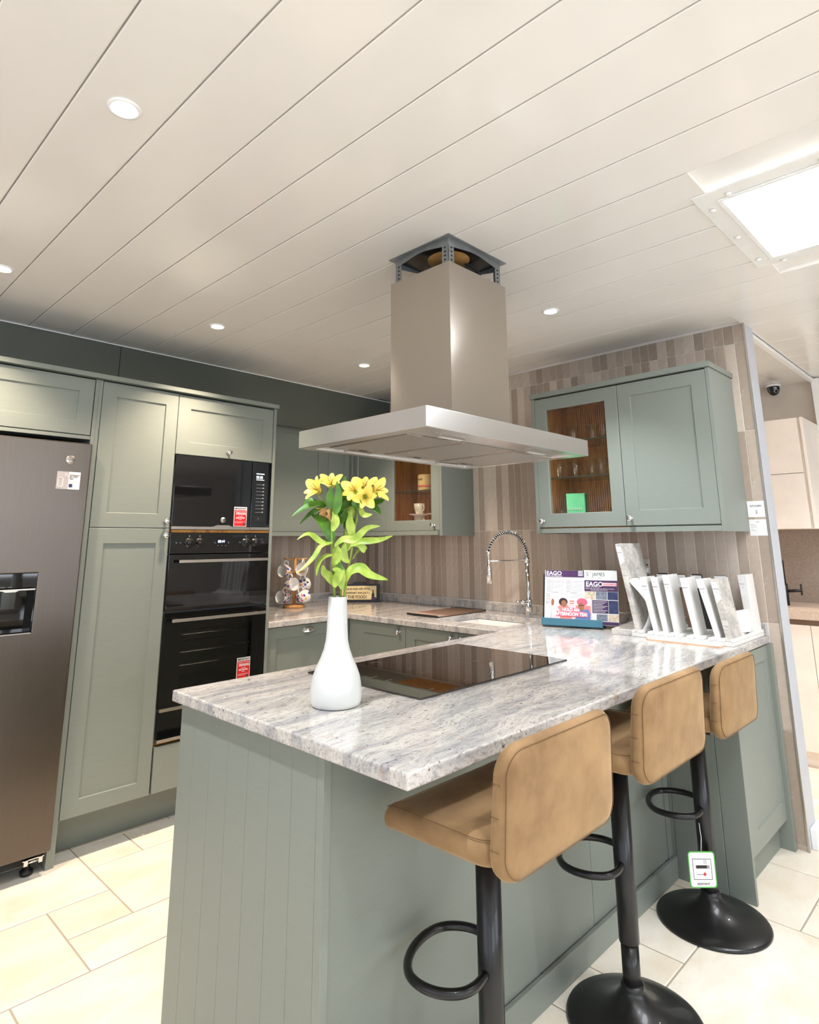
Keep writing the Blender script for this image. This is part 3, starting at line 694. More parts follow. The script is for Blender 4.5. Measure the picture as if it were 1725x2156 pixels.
def red_sticker(x0, z0, w_, h_, par):
    y = T-.0026
    s = obj('sticker', MB().prism([(x0, y, z0), (x0+w_, y, z0), (x0+w_, y, z0+h_), (x0, y, z0+h_)], (0, .0006, 0), 0).prism([(x0+.003, y-.0003, z0+.003), (x0+w_-.003, y-.0003, z0+.003), (x0+w_-.003, y-.0003, z0+h_*.84), (x0+.003, y-.0003, z0+h_*.84)], (0, .0003, 0), 1), ['paper', 'ink_red'], par)
    s['label'] = 'red and white guarantee sticker'
    c = x0+w_/2; K = dict(align='CENTER')
    text('print', 'IMPORTANT', .0135, (c, y-.0004, z0+h_*.875), (1, 0, 0), (0, 0, 1), 'ink_dark', s, bold=.0002, sx=.98, **K)
    text('print', 'REGISTER NOW FOR YOUR FREE', .0048, (c, y-.0007, z0+h_*.765), (1, 0, 0), (0, 0, 1), 'ink_white', s, sx=.95, **K)
    text('print', '10', .019, (x0+w_*.13, y-.0007, z0+h_*.61), (1, 0, 0), (0, 0, 1), 'ink_white', s, bold=.0005, align='LEFT')
    text('print', 'YEAR PARTS', .0082, (x0+w_*.37, y-.0007, z0+h_*.665), (1, 0, 0), (0, 0, 1), 'ink_white', s, bold=.0002)
    text('print', 'GUARANTEE', .0082, (x0+w_*.37, y-.0007, z0+h_*.605), (1, 0, 0), (0, 0, 1), 'ink_white', s, bold=.0002)
    text('print', 'CALL FREE', .006, (c, y-.0007, z0+h_*.50), (1, 0, 0), (0, 0, 1), 'ink_white', s, **K)
    text('print', '0800 479 0760', .0095, (c, y-.0007, z0+h_*.41), (1, 0, 0), (0, 0, 1), 'ink_white', s, bold=.0003, sx=.95, **K)
    text('print', 'TODAY', .006, (c, y-.0007, z0+h_*.34), (1, 0, 0), (0, 0, 1), 'ink_white', s, **K)
    obj('rules', MB().box(x0+.008, x0+w_-.012, y-.0007, y-.0003, z0+h_*.24, z0+h_*.25).box(x0+.008, x0+w_*.66, y-.0007, y-.0003, z0+h_*.19, z0+h_*.2), 'ink_white', s)
    obj('seal', MB().lathe([(0, 0), (.007, 0), (.007, .0004), (0, .0004)], (x0+w_-.015, y-.0003, z0+.0155), (0, -1, 0), 18), 'ink_dark', s)
red_sticker(-1.616, 1.449, .082, .111, mw)
# double oven
do = thing('double_oven', 'built-in black glass double oven with clock and four dials', 'oven', (-1.68, -.4, .40))
obj('body', MB().box(-1.965, -1.385, -.33, -.30, .40, 1.41).box(-1.965, -1.955, T+.035, -.33, .40, 1.41).box(-1.395, -1.385, T+.035, -.33, .40, 1.41).box(-1.955, -1.395, T+.035, -.33, 1.305, 1.41).box(-1.955, -1.395, T+.035, -.33, 1.005, 1.03).box(-1.955, -1.395, T+.035, -.33, .40, .60), 'oven_cavity', do)
cp = obj('control_panel', B(-1.978, -1.379, T-.002, T+.03, 1.306, 1.4125), 'black_glass', do, bevel=.0015); cp['label'] = 'black glass control panel'
for x in (-1.873, -1.813, -1.532, -1.470):
    obj('dial', MB().lathe([(0, 0), (.0255, 0), (.0255, .003), (.0215, .004), (.0195, .024), (.0175, .0265), (0, .027)], (x, T-.002, 1.3615), (0, -1, 0), 28).box(x-.0022, x+.0022, T-.0305, T-.028, 1.364, 1.378), 'black_metal', cp)
text('clock_digits', '08:44', .0205, (-1.706, T-.0026, 1.3605), (1, 0, .0), (.12, 0, 1), 'display_blue', cp, sx=.92, bold=.0002)
mk = MB()
for x in (-1.942, -1.92, -1.722, -1.640, -1.568, -1.418): mk.box(x-.004, x+.004, T-.003, T-.002, 1.359, 1.3605).box(x-.004, x-.003, T-.003, T-.002, 1.3605, 1.366)
for x in (-1.873, -1.813, -1.532, -1.470): mk.box(x-.002, x+.002, T-.003, T-.002, 1.392, 1.400)
for x in (-1.703, -1.68, -1.658): mk.box(x-.003, x+.003, T-.003, T-.002, 1.344, 1.3455)
obj('symbols', mk, 'ink_grey', cp)
def bar_handle(z, par, x0=-1.937, x1=-1.405):
    obj('handle', MB().box(x0, x1, T-.044, T-.034, z-.0075, z+.0075).box(x0+.03, x0+.05, T-.034, T-.002, z-.005, z+.005).box(x1-.05, x1-.03, T-.034, T-.002, z-.005, z+.005), 'satin_metal', par, bevel=.0015)
dr = obj('door', B(-1.976, -1.377, T-.002, T+.03, 1.017, 1.300), 'black_glass', do, bevel=.0015); dr['label'] = 'upper oven door'
bar_handle(1.266, dr)
# lower door with a see-through pane and racks behind it
x0, x1, z0, z1 = -1.974, -1.377, .555, 1.008; i0, i1, j0, j1 = -1.884, -1.467, .640, .925
mb = MB(); R4 = lambda a, b, c, d_, y: [mb.bm.verts.new((x, y, z)) for x, z in ((a, c), (b, c), (b, d_), (a, d_))]
a, b, c, d_ = R4(x0, x1, z0, z1, T-.002), R4(i0, i1, j0, j1, T-.002), R4(i0, i1, j0, j1, T+.03), R4(x0, x1, z0, z1, T+.03)
for p, q in ((a, b), (b, c), (c, d_), (d_, a)):
    for n in range(4): mb.bm.faces.new((p[n], p[(n+1) % 4], q[(n+1) % 4], q[n]))
dr = obj('door', mb, 'black_glass', do); dr['label'] = 'lower oven door'
obj('pane', B(i0, i1, T-.0015, T+.001, j0, j1), 'smoked_glass', dr)
bar_handle(.973, dr, -1.952, -1.405)
for z in (.888, .800, .735):
    mb = MB()
    mb.cyl((-1.95, T+.06, z), (-1.40, T+.06, z), .0028, 8).cyl((-1.95, -.40, z), (-1.40, -.40, z), .0028, 8)
    for k in range(14): mb.cyl((-1.94+.0405*k, T+.06, z), (-1.94+.0405*k, -.40, z), .0014, 6)
    obj('rack', mb, 'chrome', do)
obj('foil_scrap', MB().grid(lambda u, v: (-1.76+.16*u, -.60+.10*v, .905+.018*math.sin(9*u+4*v)*math.cos(7*v)), 10, 6), 'chrome', do)
obj('trim_strip', B(-1.968, -1.377, T-.004, T+.02, .539, .5535), 'satin_metal', do, bevel=.001)
obj('lower_panel', B(-1.970, -1.377, T-.001, T+.02, .4145, .538), 'black_glass', do)
obj('trim_strip', B(-1.970, -1.377, T-.004, T+.02, .3995, .4135), 'satin_metal', do, bevel=.001)
red_sticker(-1.549, .627, .082, .113, do)

# ================================================================== BASE UNITS AND WORKTOPS
zk = .874
FB = FY(WL+.022)
dw = thing('base_cabinet', 'sage shaker base cabinet with chrome cup handle, beside the oven tower', 'cabinet', (-1.04, -.4, 0))
obj('carcass', B(-1.356, -.74, WL+.044, -.02, .15, zk), 'sage_paint', dw)
obj('kickboard', B(-1.356, -.60, WL+.10, WL+.115, 0, .149), 'sage_paint', dw)
dd = shaker('door', FB, -1.355, -.756, .155, .871, dw, (-1.286, -.825, .225, .806))
def cup(x, z, par):
    mb = MB(); y0 = WL+.022; W_, D_, H_ = .042, .026, .030
    def fn(u, v):
        a = PI*u; e = v*PI/2
        return (x-W_*math.cos(a), y0-D_*math.sin(e)*math.sin(a)**.8-.0005, z-.010+H_*math.cos(e)*math.sin(a)**.6)
    mb.grid(fn, 18, 8)
    mb.tube([(x-W_*math.cos(PI*k/18), y0-.002, z-.010+H_*math.sin(PI*k/18)**.6) for k in range(19)], .0025, 6)
    obj('cup_handle', mb, 'chrome', par)
cup(-1.056, .838, dd)
obj('corner_post', MB().box(-.752, WR+.02, WL+.024, WL+.06, .155, .871).box(WR+.024, WR+.06, WL-.04, WL+.024, .155, .871), 'sage_paint', dw)
FR = FX(WR+.022)
c1 = thing('base_cabinet', 'sage corner base cabinet with one door, left of the sink', 'cabinet', (-.4, -1.09, 0))
obj('carcass', B(WR+.044, -.02, -1.3125, -.86, .15, zk), 'sage_paint', c1)
obj('kickboard', B(WR+.10, WR+.115, -2.01, -.86, 0, .149), 'sage_paint', c1)
dd = shaker('door', FR, -1.3115, -.862, .155, .871, c1, (-1.2385, -.936, .225, .806)); knob(FR, -1.262, .838, dd)
c2 = thing('base_cabinet', 'sage two-door sink base cabinet behind the hob', 'cabinet', (-.4, -1.66, 0))
obj('carcass', MB().box(WR+.044, WR+.06, -2.0, -1.3145, .15, zk).box(-.1, -.02, -2.0, -1.3145, .15, zk).box(WR+.06, -.1, -1.36, -1.3145, .15, zk).box(WR+.06, -.1, -2.0, -1.3145, .15, .17), 'sage_paint', c2)
dd = shaker('door', FR, -1.7165, -1.3145, .155, .871, c2, (-1.645, -1.388, .225, .806)); knob(FR, -1.676, .842, dd)
dd = shaker('door', FR, -1.999, -1.7195, .155, .871, c2, (-1.93, -1.79, .225, .806)); knob(FR, -1.752, .842, dd)
# stone tops
SKX = (-.60, -.195); SKY = (-1.93, -1.43)
XS = [-1.355, WR, SKX[0], SKX[1], -.001]; YS = [PW1+.0005, SKY[0], SKY[1], WL, -.001]
wt = thing('worktop', 'polished granite worktop along the oven wall and sink wall', 'worktop', (-.6, -.6, H-TH))
def inside(i, j):
    if j == 3: return True
    if i == 0: return False
    return not (i == 2 and j == 1)
obj('slab', MB().slabcells(XS, YS, inside, H-TH, H), 'granite', wt, bevel=.004, seg=3)
obj('upstand', B(-1.355, -.002, -.021, -.0125, H+.0003, .962), 'granite', wt, bevel=.002)
obj('upstand', B(-.021, -.0015, -3.052, -.0215, H+.0003, .962), 'granite', wt, bevel=.002)
ps = thing('peninsula_worktop', 'pale veined granite slab topping the peninsula', 'worktop', (-1.24, -2.54, H-TH))
obj('slab', B(PL, -.001, PW2, PW1-.0005, H-TH, H), 'granite', ps, bevel=.005, seg=3)
# sink and tap
sn = thing('sink', 'white undermounted sink below the spring tap', 'sink', (-.4, -1.68, .70))
mb = MB(); rings = []
for inset, z in ((-.012, H-TH-.0005), (0.002, H-TH-.0005), (.008, .74), (.03, .715), (.18, .712)):
    rings.append([mb.bm.verts.new((x, y, z)) for x, y in ((SKX[0]+inset, SKY[0]+inset), (SKX[1]-inset, SKY[0]+inset), (SKX[1]-inset, SKY[1]-inset), (SKX[0]+inset, SKY[1]-inset))])
for p, q in zip(rings, rings[1:]):
    for n in range(4): mb.bm.faces.new((p[n], p[(n+1) % 4], q[(n+1) % 4], q[n]))
mb.bm.faces.new(rings[-1]); obj('bowl', mb, 'white_ceramic', sn, bevel=.01)
obj('drain', MB().lathe([(.0, .004), (.012, .004), (.03, .003), (.034, 0)], (-.4, -1.68, .713), (0, 0, 1), 24), 'chrome', sn)
tx, ty = -.143, -1.787
tp = thing('kitchen_tap', 'chrome pull-down spring tap at the sink', 'tap', (tx, ty, H))
obj('body', MB().lathe([(0, 0), (.021, 0), (.021, .10), (.019, .102), (0, .102)], (tx, ty, H), (0, 0, 1), 24), 'chrome', tp)
obj('riser', MB().lathe([(.013, .10), (.0135, .325), (0, .325)], (tx, ty, H), (0, 0, 1), 20), 'chrome', tp)
obj('clamp', MB().lathe([(0, .320), (.019, .320), (.019, .348), (.014, .350), (.014, .372), (0, .372)], (tx, ty, H), (0, 0, 1), 20), 'chrome', tp)
obj('lever', MB().cyl((tx-.015, ty+.004, H+.085), (tx-.058, ty+.012, H+.090), .012, 16).cyl((tx-.058, ty+.012, H+.090), (tx-.10, ty+.018, H+.097), .006, 12), 'chrome', tp)
arc = []
rx, rz_ = .195, .135
for k in range(61):
    a = PI*k/60*.96
    arc.append(Vector((tx-rx+rx*math.cos(a), ty, H+.365+rz_*math.sin(a))))
obj('hose', MB().tube(arc, .006, 8), 'black_plastic', tp)
cum = [0]
for a, b in zip(arc, arc[1:]): cum.append(cum[-1]+(b-a).length)
turns = 30; pts = []
for k in range(turns*10+1):
    s_ = cum[-1]*k/(turns*10); i = max(j for j in range(len(cum)) if cum[j] <= s_+1e-9); i = min(i, len(arc)-2)
    f = (s_-cum[i])/(cum[i+1]-cum[i]); p = arc[i].lerp(arc[i+1], f); t_ = (arc[i+1]-arc[i]).normalized()
    n1 = Vector((0, 1, 0)); n2 = t_.cross(n1); a = 2*PI*k/10
    pts.append(p+(n1*math.cos(a)+n2*math.sin(a))*.0125)
obj('spring', MB().tube(pts, .0023, 5), 'chrome', tp)
ex = arc[-1]
obj('spray_head', MB().lathe([(0, 0), (.011, 0), (.011, -.018), (.006, -.022), (.0075, -.085), (.013, -.088), (.014, -.112), (.008, -.118), (.017, -.124), (.017, -.132), (.0155, -.135), (.016, -.178), (0, -.178)], (ex.x, ex.y, ex.z+.012), (0, 0, 1), 20), 'chrome', tp)
obj('support_arm', MB().cyl((tx-.015, ty, H+.336), (ex.x+.012, ty, H+.338), .004, 10), 'chrome', tp)
# roll-up drainer beside the sink
rm = thing('drainer_mat', 'brown roll-up drainer mat lying across the sink edge', 'drainer mat', (-.33, -1.29, H))
mx0, mx1, my0, my1 = -.565, -.10, -1.42, -1.16
obj('end_strip', MB().tube([(mx0, my0+(my1-my0)*k/26, H+.007+.002*(k % 2)) for k in range(27)], .006, 8), 'black_plastic', rm)
obj('end_strip', MB().tube([(mx1, my0+(my1-my0)*k/26, H+.007+.002*(k % 2)) for k in range(27)], .006, 8), 'black_plastic', rm)
plain('mat_brown', (120, 96, 80), .4, .2)
for k in range(22):
    y = my0+.006+(my1-my0-.012)*k/21
    obj('bar', MB().cyl((mx0+.003, y, H+.007), (mx1-.003, y, H+.007), .0046, 8), 'mat_brown', rm)

# ================================================================== PENINSULA BODY
pn = thing('peninsula_cabinet', 'sage peninsula base with grooved end panel and plain seating side', 'cabinet', (-1.5, -2.4, 0))
LX = -2.468
gr = [-2.052, -2.139, -2.240, -2.339, -2.442, -2.545, -2.642, -2.742]
for a, b in zip(gr, gr[1:]):
    obj('board', B(LX, LX+.018, b+.0003, a-.0003, 0, H-TH-.0005), 'sage_paint', pn, bevel=.0009)
obj('corner_post', B(LX-.001, LX+.022, -2.769, -2.743, 0, H-TH-.0005), 'sage_paint', pn, bevel=.0012)
for x0, x1 in ((LX+.0225, -1.282), (-1.280, -.6605)):
    obj('back_panel', B(x0, x1, -2.762, -2.744, 0.0, H-TH-.0005), 'sage_paint', pn, bevel=.0008)
obj('corner_batten', B(-.660, -.6185, -2.766, -2.744, 0, H-TH-.0005), 'sage_paint', pn, bevel=.001)
obj('skirting', B(LX+.025, -.6185, -2.782, -2.7665, 0, .083), 'sage_paint', pn, bevel=.002)
obj('carcass', B(LX+.019, -.6185, -2.743, PW1-.045, .10, H-TH-.001), 'sage_paint', pn)
for k in range(4):
    shaker('door', lambda a, z, d: (a, -2.0555+d, z), LX+.02+.46*k, LX+.477+.46*k, .155, .871, pn)
dc = thing('display_cabinet', 'shallow sage shaker cabinet facing the seats at the tiled wall', 'cabinet', (-.3, -2.9, 0))
for a, b in ((-2.7435, -2.778), (-2.7795, -2.9755), (-2.977, -3.0755)):
    obj('side_board', B(-.6175, -.5985, b, a, 0, H-TH-.0005), 'sage_paint', dc, bevel=.0016)
obj('carcass', B(-.598, -.0405, -3.028, -2.745, .12, H-TH-.001), 'sage_paint', dc)
shaker('door', FY(-3.052), -.5965, -.041, .1265, .871, dc, (-.447, -.083, .2015, .811))
obj('kickboard', B(-.598, -.0405, -3.010, -2.995, 0, .1195), 'sage_paint', dc)
obj('wall_filler', B(-.040, -.002, -3.070, -2.745, 0, H-TH-.0005), 'sage_paint', dc, bevel=.001)

# ================================================================== WALL CABINETS
FW = FY(-.3413); FWX = FX(-.3413)
w1 = thing('wall_cabinet', 'sage shaker wall cabinet beside the oven tower', 'wall cabinet', (-.8, -.17, 1.401))
obj('carcass', B(-1.356, -.575, -.318, -.0215, 1.43, 2.205), 'sage_paint', w1)
shaker('door', FW, -1.045, -.5755, 1.4315, 2.200, w1, (-.99, -.667, 1.505, 2.13))
obj('filler', B(-1.356, -1.0465, -.3413, -.320, 1.4315, 2.200), 'sage_paint', w1)
obj('light_rail', B(-1.356, -.3605, -.362, -.342, 1.401, 1.4295), 'sage_paint', w1, bevel=.001)
obj('cornice', B(-1.352, -.002, -.375, -.10, 2.2135, 2.2485), 'sage_paint', w1, bevel=.001)
w2 = thing('wall_cabinet', 'sage corner wall cabinet with folded shaker doors behind the flowers', 'wall cabinet', (-.3, -.4, 1.401))
obj('carcass', MB().box(-.574, -.0215, -.318, -.0215, 1.43, 2.205).box(-.318, -.0215, -.718, -.318, 1.43, 2.205), 'sage_paint', w2)
shaker('door', FW, -.5725, -.364, 1.4315, 2.200, w2, (-.504, -.42, 1.505, 2.13))
shaker('door', FWX, -.7185, -.364, 1.4315, 2.200, w2, (-.640, -.407, 1.505, 2.13))
obj('corner_strip', B(-.3625, -.342, -.3625, -.342, 1.4315, 2.200), 'sage_paint', w2)
def reeded(map_, a0, a1, z0, z1, par, d=-.012, pitch=.0124):
    mb = MB(); n = max(8, int(abs(a1-a0)/pitch)); sub = 6
    P = []
    for k in range(n*sub+1):
        a = a0+(a1-a0)*k/(n*sub); P.append((a, d+.0028*abs(math.sin(PI*k/sub))))
    for (a, e), (b, f) in zip(P, P[1:]):
        q = mb.face([map_(a, z0, e), map_(b, z0, f), map_(b, z1, f), map_(a, z1, e)]); q.smooth = True
    bmesh.ops.remove_doubles(mb.bm, verts=mb.bm.verts[:], dist=1e-6)
    o = obj('reeded_pane', mb, 'reeded_glass', par); o['label'] = 'reeded glass pane'; return o
def open_box(par, x0, x1, y0, y1, z0, z1, t=.016):
    """cabinet body open towards -x, veneered inside"""
    obj('carcass', MB().box(x0, x1, y0, y0+t, z0, z1).box(x0, x1, y1-t, y1, z0, z1).box(x0, x1, y0+t, y1-t, z0, z0+t).box(x0, x1, y0+t, y1-t, z1-t, z1).box(x1-.008, x1, y0+t, y1-t, z0+t, z1-t), 'oak_interior', par)
g1 = thing('glazed_wall_cabinet', 'sage wall cabinet with reeded glass door in the corner, under the hood edge', 'wall cabinet', (-.17, -1.0, 1.401))
open_box(g1, -.318, -.0215, -1.244, -.7205, 1.43, 2.205)
dd = shaker('door', FWX, -1.2445, -.7205, 1.4315, 2.200, g1, (-1.173, -.801, 1.5, 2.13), hole=True, rec=.002)
reeded(FWX, -1.171, -.803, 1.502, 2.128, dd); knob(FWX, -1.196, 1.466, dd)
obj('side_panel', B(-.3425, -.0015, -1.2685, -1.2465, 1.396, 2.208), 'sage_paint', g1, bevel=.001)
obj('light_rail', B(-.362, -.342, -1.2455, -.3425, 1.401, 1.4295), 'sage_paint', g1, bevel=.001)
obj('cornice', B(-.375, -.002, -1.275, -.3755, 2.2135, 2.2485), 'sage_paint', g1, bevel=.001)
for z in (1.705, 1.955): obj('glass_shelf', B(-.300, -.032, -1.225, -.738, z, z+.006), 'clear_glass', g1); obj('shelf_edge', B(-.3025, -.3003, -1.225, -.738, z, z+.006), 'glass_edge', g1)
YA, YM, YB2 = -2.0005, -2.5435, -3.0085
g2 = thing('glazed_wall_cabinet', 'two-door sage wall cabinet on the tiled wall, left door of reeded glass', 'wall cabinet', (-.17, -2.51, 1.401))
open_box(g2, -.318, -.002, YM+.001, YA-.021, 1.43, 2.192)
obj('carcass', B(-.318, -.002, YB2+.001, YM-.001, 1.43, 2.192), 'sage_paint', g2)
dd = shaker('door', FWX, YM+.0015, YA-.0215, 1.4355, 2.187, g2, (-2.470, -2.095, 1.509, 2.117), hole=True, rec=.002)
reeded(FWX, -2.468, -2.097, 1.511, 2.115, dd); knob(FWX, -2.047, 1.472, dd)
dd = shaker('door', FWX, YB2+.0015, YM-.0015, 1.4355, 2.187, g2, (-2.935, -2.615, 1.512, 2.118)); knob(FWX, -2.572, 1.473, dd)
obj('side_panel', B(-.3425, -.0015, YA-.020, YA, 1.401, 2.1935), 'sage_paint', g2, bevel=.001)
obj('side_panel', B(-.3425, -.0015, YB2-.0185, YB2, 1.401, 2.1935), 'sage_paint', g2, bevel=.001)
obj('light_rail', B(-.3425, -.322, YB2+.0005, YA-.0205, 1.403, 1.4285), 'sage_paint', g2, bevel=.001)
obj('cornice', B(-.356, -.0015, YB2-.0255, YA+.006, 2.1945, 2.2225), 'sage_paint', g2, bevel=.001)
for z in (1.712, 1.918): obj('glass_shelf', B(-.300, -.014, YM+.019, YA-.038, z, z+.006), 'clear_glass', g2); obj('shelf_edge', B(-.3025, -.3003, YM+.019, YA-.038, z, z+.006), 'glass_edge', g2)
# ================================================================== HOB AND HOOD
hb = thing('hob', 'black glass induction hob set in the peninsula', 'hob', (-1.635, -2.404, H))
HX0, HX1, HY0, HY1 = -2.047, -1.2245, -2.679, -2.130
obj('glass_plate', B(HX0, HX1, HY0, HY1, H+.0004, H+.0058), 'hob_glass', hb, bevel=.0015)
for k, (cx, cy) in enumerate(((-1.86, -2.27), (-1.86, -2.53), (-1.40, -2.27), (-1.40, -2.53))):
    mb = MB()
    for sx_ in (-1, 1):
        for sy_ in (-1, 1):
            x, y = cx+sx_*.10, cy+sy_*.095
            mb.box(min(x, x-sx_*.03), max(x, x-sx_*.03), y-.0008, y+.0008, H+.0058, H+.0061).box(x-.0008, x+.0008, min(y, y-sy_*.03), max(y, y-sy_*.03), H+.0058, H+.0061)
    obj('zone_mark', mb, 'hob_mark', hb)
hd = thing('cooker_hood', 'stainless island cooker hood hung from the ceiling over the hob', 'cooker hood', (-1.59, -2.42, 1.709))
CX0, CX1, CY0, CY1, CZ0, CZ1 = -2.090, -1.089, -2.754, -2.091, 1.709, 1.776
rim = .052
mb = MB(); R4 = lambda a, b, c, d_, z: [mb.bm.verts.new((x, y, z)) for x, y in ((a, c), (b, c), (b, d_), (a, d_))]
q = [R4(CX0+.3, CX1-.3, CY0+.2, CY1-.2, CZ1+.002), R4(CX0, CX1, CY0, CY1, CZ1), R4(CX0, CX1, CY0, CY1, CZ0), R4(CX0+rim, CX1-rim, CY0+rim*.7, CY1-rim*.7, CZ0), R4(CX0+rim, CX1-rim, CY0+rim*.7, CY1-rim*.7, CZ0+.006), R4(CX0+.2, CX1-.2, CY0+.2, CY1-.2, CZ0+.006)]
for a, b in zip(q, q[1:]):
    for n in range(4): mb.bm.faces.new((a[n], a[(n+1) % 4], b[(n+1) % 4], b[n]))
mb.bm.faces.new(q[0]); mb.bm.faces.new(q[-1])
obj('canopy', mb, 'hood_canopy_steel', hd, bevel=.0018)
fx = [-2.030, -1.748, -1.425, -1.130]
for a, b in zip(fx, fx[1:]):
    f_ = obj('filter', MB().box(a+.003, b-.003, -2.604, -2.210, CZ0+.0005, CZ0+.0055), 'filter_mesh', hd)
    obj('filter_frame', MB().slabcells([a+.001, a+.011, b-.011, b-.001], [-2.610, -2.600, -2.214, -2.204], lambda i, j: not (i == 1 and j == 1), CZ0-.001, CZ0+.0058), 'brushed_steel', f_, bevel=.001)
    xc = (a+b)/2
    obj('latch', MB().box(xc-.045, xc+.045, -2.248, -2.216, CZ0-.002, CZ0+.0005, 0).box(xc-.02, xc+.02, -2.240, -2.226, CZ0-.0026, CZ0-.0019, 1), ['satin_metal', 'dark_void'], f_)
for x, y in ((-1.858, -2.652), (-1.325, -2.652), (-1.858, -2.170), (-1.325, -2.170)):
    l_ = obj('light_strip', B(x-.066, x+.066, y-.012, y+.012, CZ0-.0015, CZ0+.006), 'satin_metal', hd, bevel=.001)
    obj('lens', B(x-.058, x+.058, y-.008, y+.008, CZ0-.0026, CZ0-.0014), 'white_plastic', l_)
DX0, DX1, DY0, DY1, DZ = -1.838, -1.487, -2.644, -2.334, 2.379
mb = MB()
for a, b in (((DX0, DY0), (DX1, DY0)), ((DX1, DY0), (DX1, DY1)), ((DX1, DY1), (DX0, DY1)), ((DX0, DY1), (DX0, DY0))):
    pass
t_ = .0012
mb.slabcells([DX0, DX0+t_, DX1-t_, DX1], [DY0, DY0+t_, DY1-t_, DY1], lambda i, j: not (i == 1 and j == 1), CZ1+.002, DZ)
obj('duct_cover', mb, 'brushed_steel', hd)
ux0, ux1, uy0, uy1 = DX0+.014, DX1-.014, DY0+.014, DY1-.014
for x, y, sx_, sy_ in ((ux0, uy0, 1, 1), (ux1, uy0, -1, 1), (ux0, uy1, 1, -1), (ux1, uy1, -1, -1)):
    lw = .032; tt = .0015
    o = obj('bracket', MB().box(min(x, x+sx_*lw), max(x, x+sx_*lw), min(y, y+sy_*tt), max(y, y+sy_*tt), 2.10, ZC-.004).box(min(x, x+sx_*tt), max(x, x+sx_*tt), min(y, y+sy_*lw), max(y, y+sy_*lw), 2.10, ZC-.004), 'galvanised', hd)
    mb = MB()
    for k in range(8):
        z = ZC-.022-.0165*k
        mb.box(x+sx_*.013, x+sx_*.022, y-sy_*.0006, y+sy_*.0002, z-.003, z+.003) if sx_ > 0 else mb.box(x-.022, x-.013, y-sy_*.0006, y+sy_*.0002, z-.003, z+.003)
        ya, yb = sorted((y+sy_*.013, y+sy_*.022)); xa, xb = sorted((x-sx_*.0006, x+sx_*.0002))
        mb.box(xa, xb, ya, yb, z-.003, z+.003)
    obj('slots', mb, 'dark_void', o)
pz = ZC-.004
obj('ceiling_plate', B(DX0-.006, DX1+.006, DY0-.006, DY1+.006, pz, pz+.003), 'galvanised', hd)
mb = MB()     # scalloped flange round the plate
def flange(p, q_, n_):
    P = [Vector(p).lerp(Vector(q_), k/16) for k in range(17)]
    dz = [.030-.017*math.sin(PI*k/16)**2 for k in range(17)]
    for k in range(16):
        a, b = P[k], P[k+1]; nn = Vector(n_)*.0012
        mb.prism([a, b, b-Vector((0, 0, dz[k+1])), a-Vector((0, 0, dz[k]))], nn)
flange((ux0, uy0, pz), (ux1, uy0, pz), (0, -1, 0)); flange((ux0, uy1, pz), (ux1, uy1, pz), (0, 1, 0)); flange((ux0, uy0, pz), (ux0, uy1, pz), (-1, 0, 0)); flange((ux1, uy0, pz), (ux1, uy1, pz), (1, 0, 0))
obj('flange', mb, 'galvanised', hd)
obj('inner_board', B(ux0+.003, ux1-.003, uy0+.003, uy1-.003, pz-.004, pz-.001), 'black_metal', hd)
obj('duct_hole', MB().lathe([(0, -.002), (.085, -.002), (.085, .003), (0, .003)], ((DX0+DX1)/2-.02, (DY0+DY1)/2-.02, pz-.005), (0, 0, 1), 32), 'hose_brown', hd)
c0 = Vector(((DX0+DX1)/2+.05, (DY0+DY1)/2-.05, pz-.006))
obj('cable', MB().tube([c0, c0+Vector((.02, -.015, -.006)), c0+Vector((.05, -.03, -.03)), c0+Vector((.062, -.03, -.06)), c0+Vector((.04, -.01, -.085)), c0+Vector((.0, .02, -.11)), c0+Vector((-.02, .04, -.16))], .0055, 8), 'black_plastic', hd)

# ================================================================== BAR STOOLS
def rrect(w_, h_, r, n=6):
    P = []
    for cx, cy, a0 in ((w_/2-r, h_/2-r, 0), (-w_/2+r, h_/2-r, PI/2), (-w_/2+r, -h_/2+r, PI), (w_/2-r, -h_/2+r, 1.5*PI)):
        for k in range(n+1):
            a = a0+PI/2*k/n; P.append((cx+r*math.cos(a), cy+r*math.sin(a)))
    return P
def pad(w_, h_, t_, r, warp, edge=None, puff=.006):
    """cushion slab: rounded rectangle w_ x h_, thickness t_ along +d, soft rim; warp(u, v, d) places it"""
    e = edge or t_*.48; mb = MB(); rings = []
    def ring(scale_in, d):
        P = rrect(max(w_-2*scale_in, .01), max(h_-2*scale_in, .01), max(r-scale_in, .004)); return [mb.bm.verts.new(warp(x, y, d)) for x, y in P]
    prof = [(e+.16*k, 0-puff*(k/3)*.3) for k in (3, 2, 1)]
    half = min(w_, h_)/2
    ins = [half*.86, half*.6, half*.36]
    for i_ in ins: rings.append(ring(i_, -puff*(i_/half)))
    for k in range(7):
        a = PI*k/6-PI/2
        rings.append(ring(e-e*math.cos(a), t_/2+t_/2*math.sin(a)))
    for i_ in ins[::-1]: rings.append(ring(i_, t_+puff*(i_/half)))
    n = len(rings[0])
    for a, b in zip(rings, rings[1:]):
        for k in range(n):
            f = mb.bm.faces.new((a[k], a[(k+1) % n], b[(k+1) % n], b[k])); f.smooth = True
    for f in (mb.bm.faces.new(rings[0]), mb.bm.faces.new(rings[-1])): f.smooth = True
    return mb
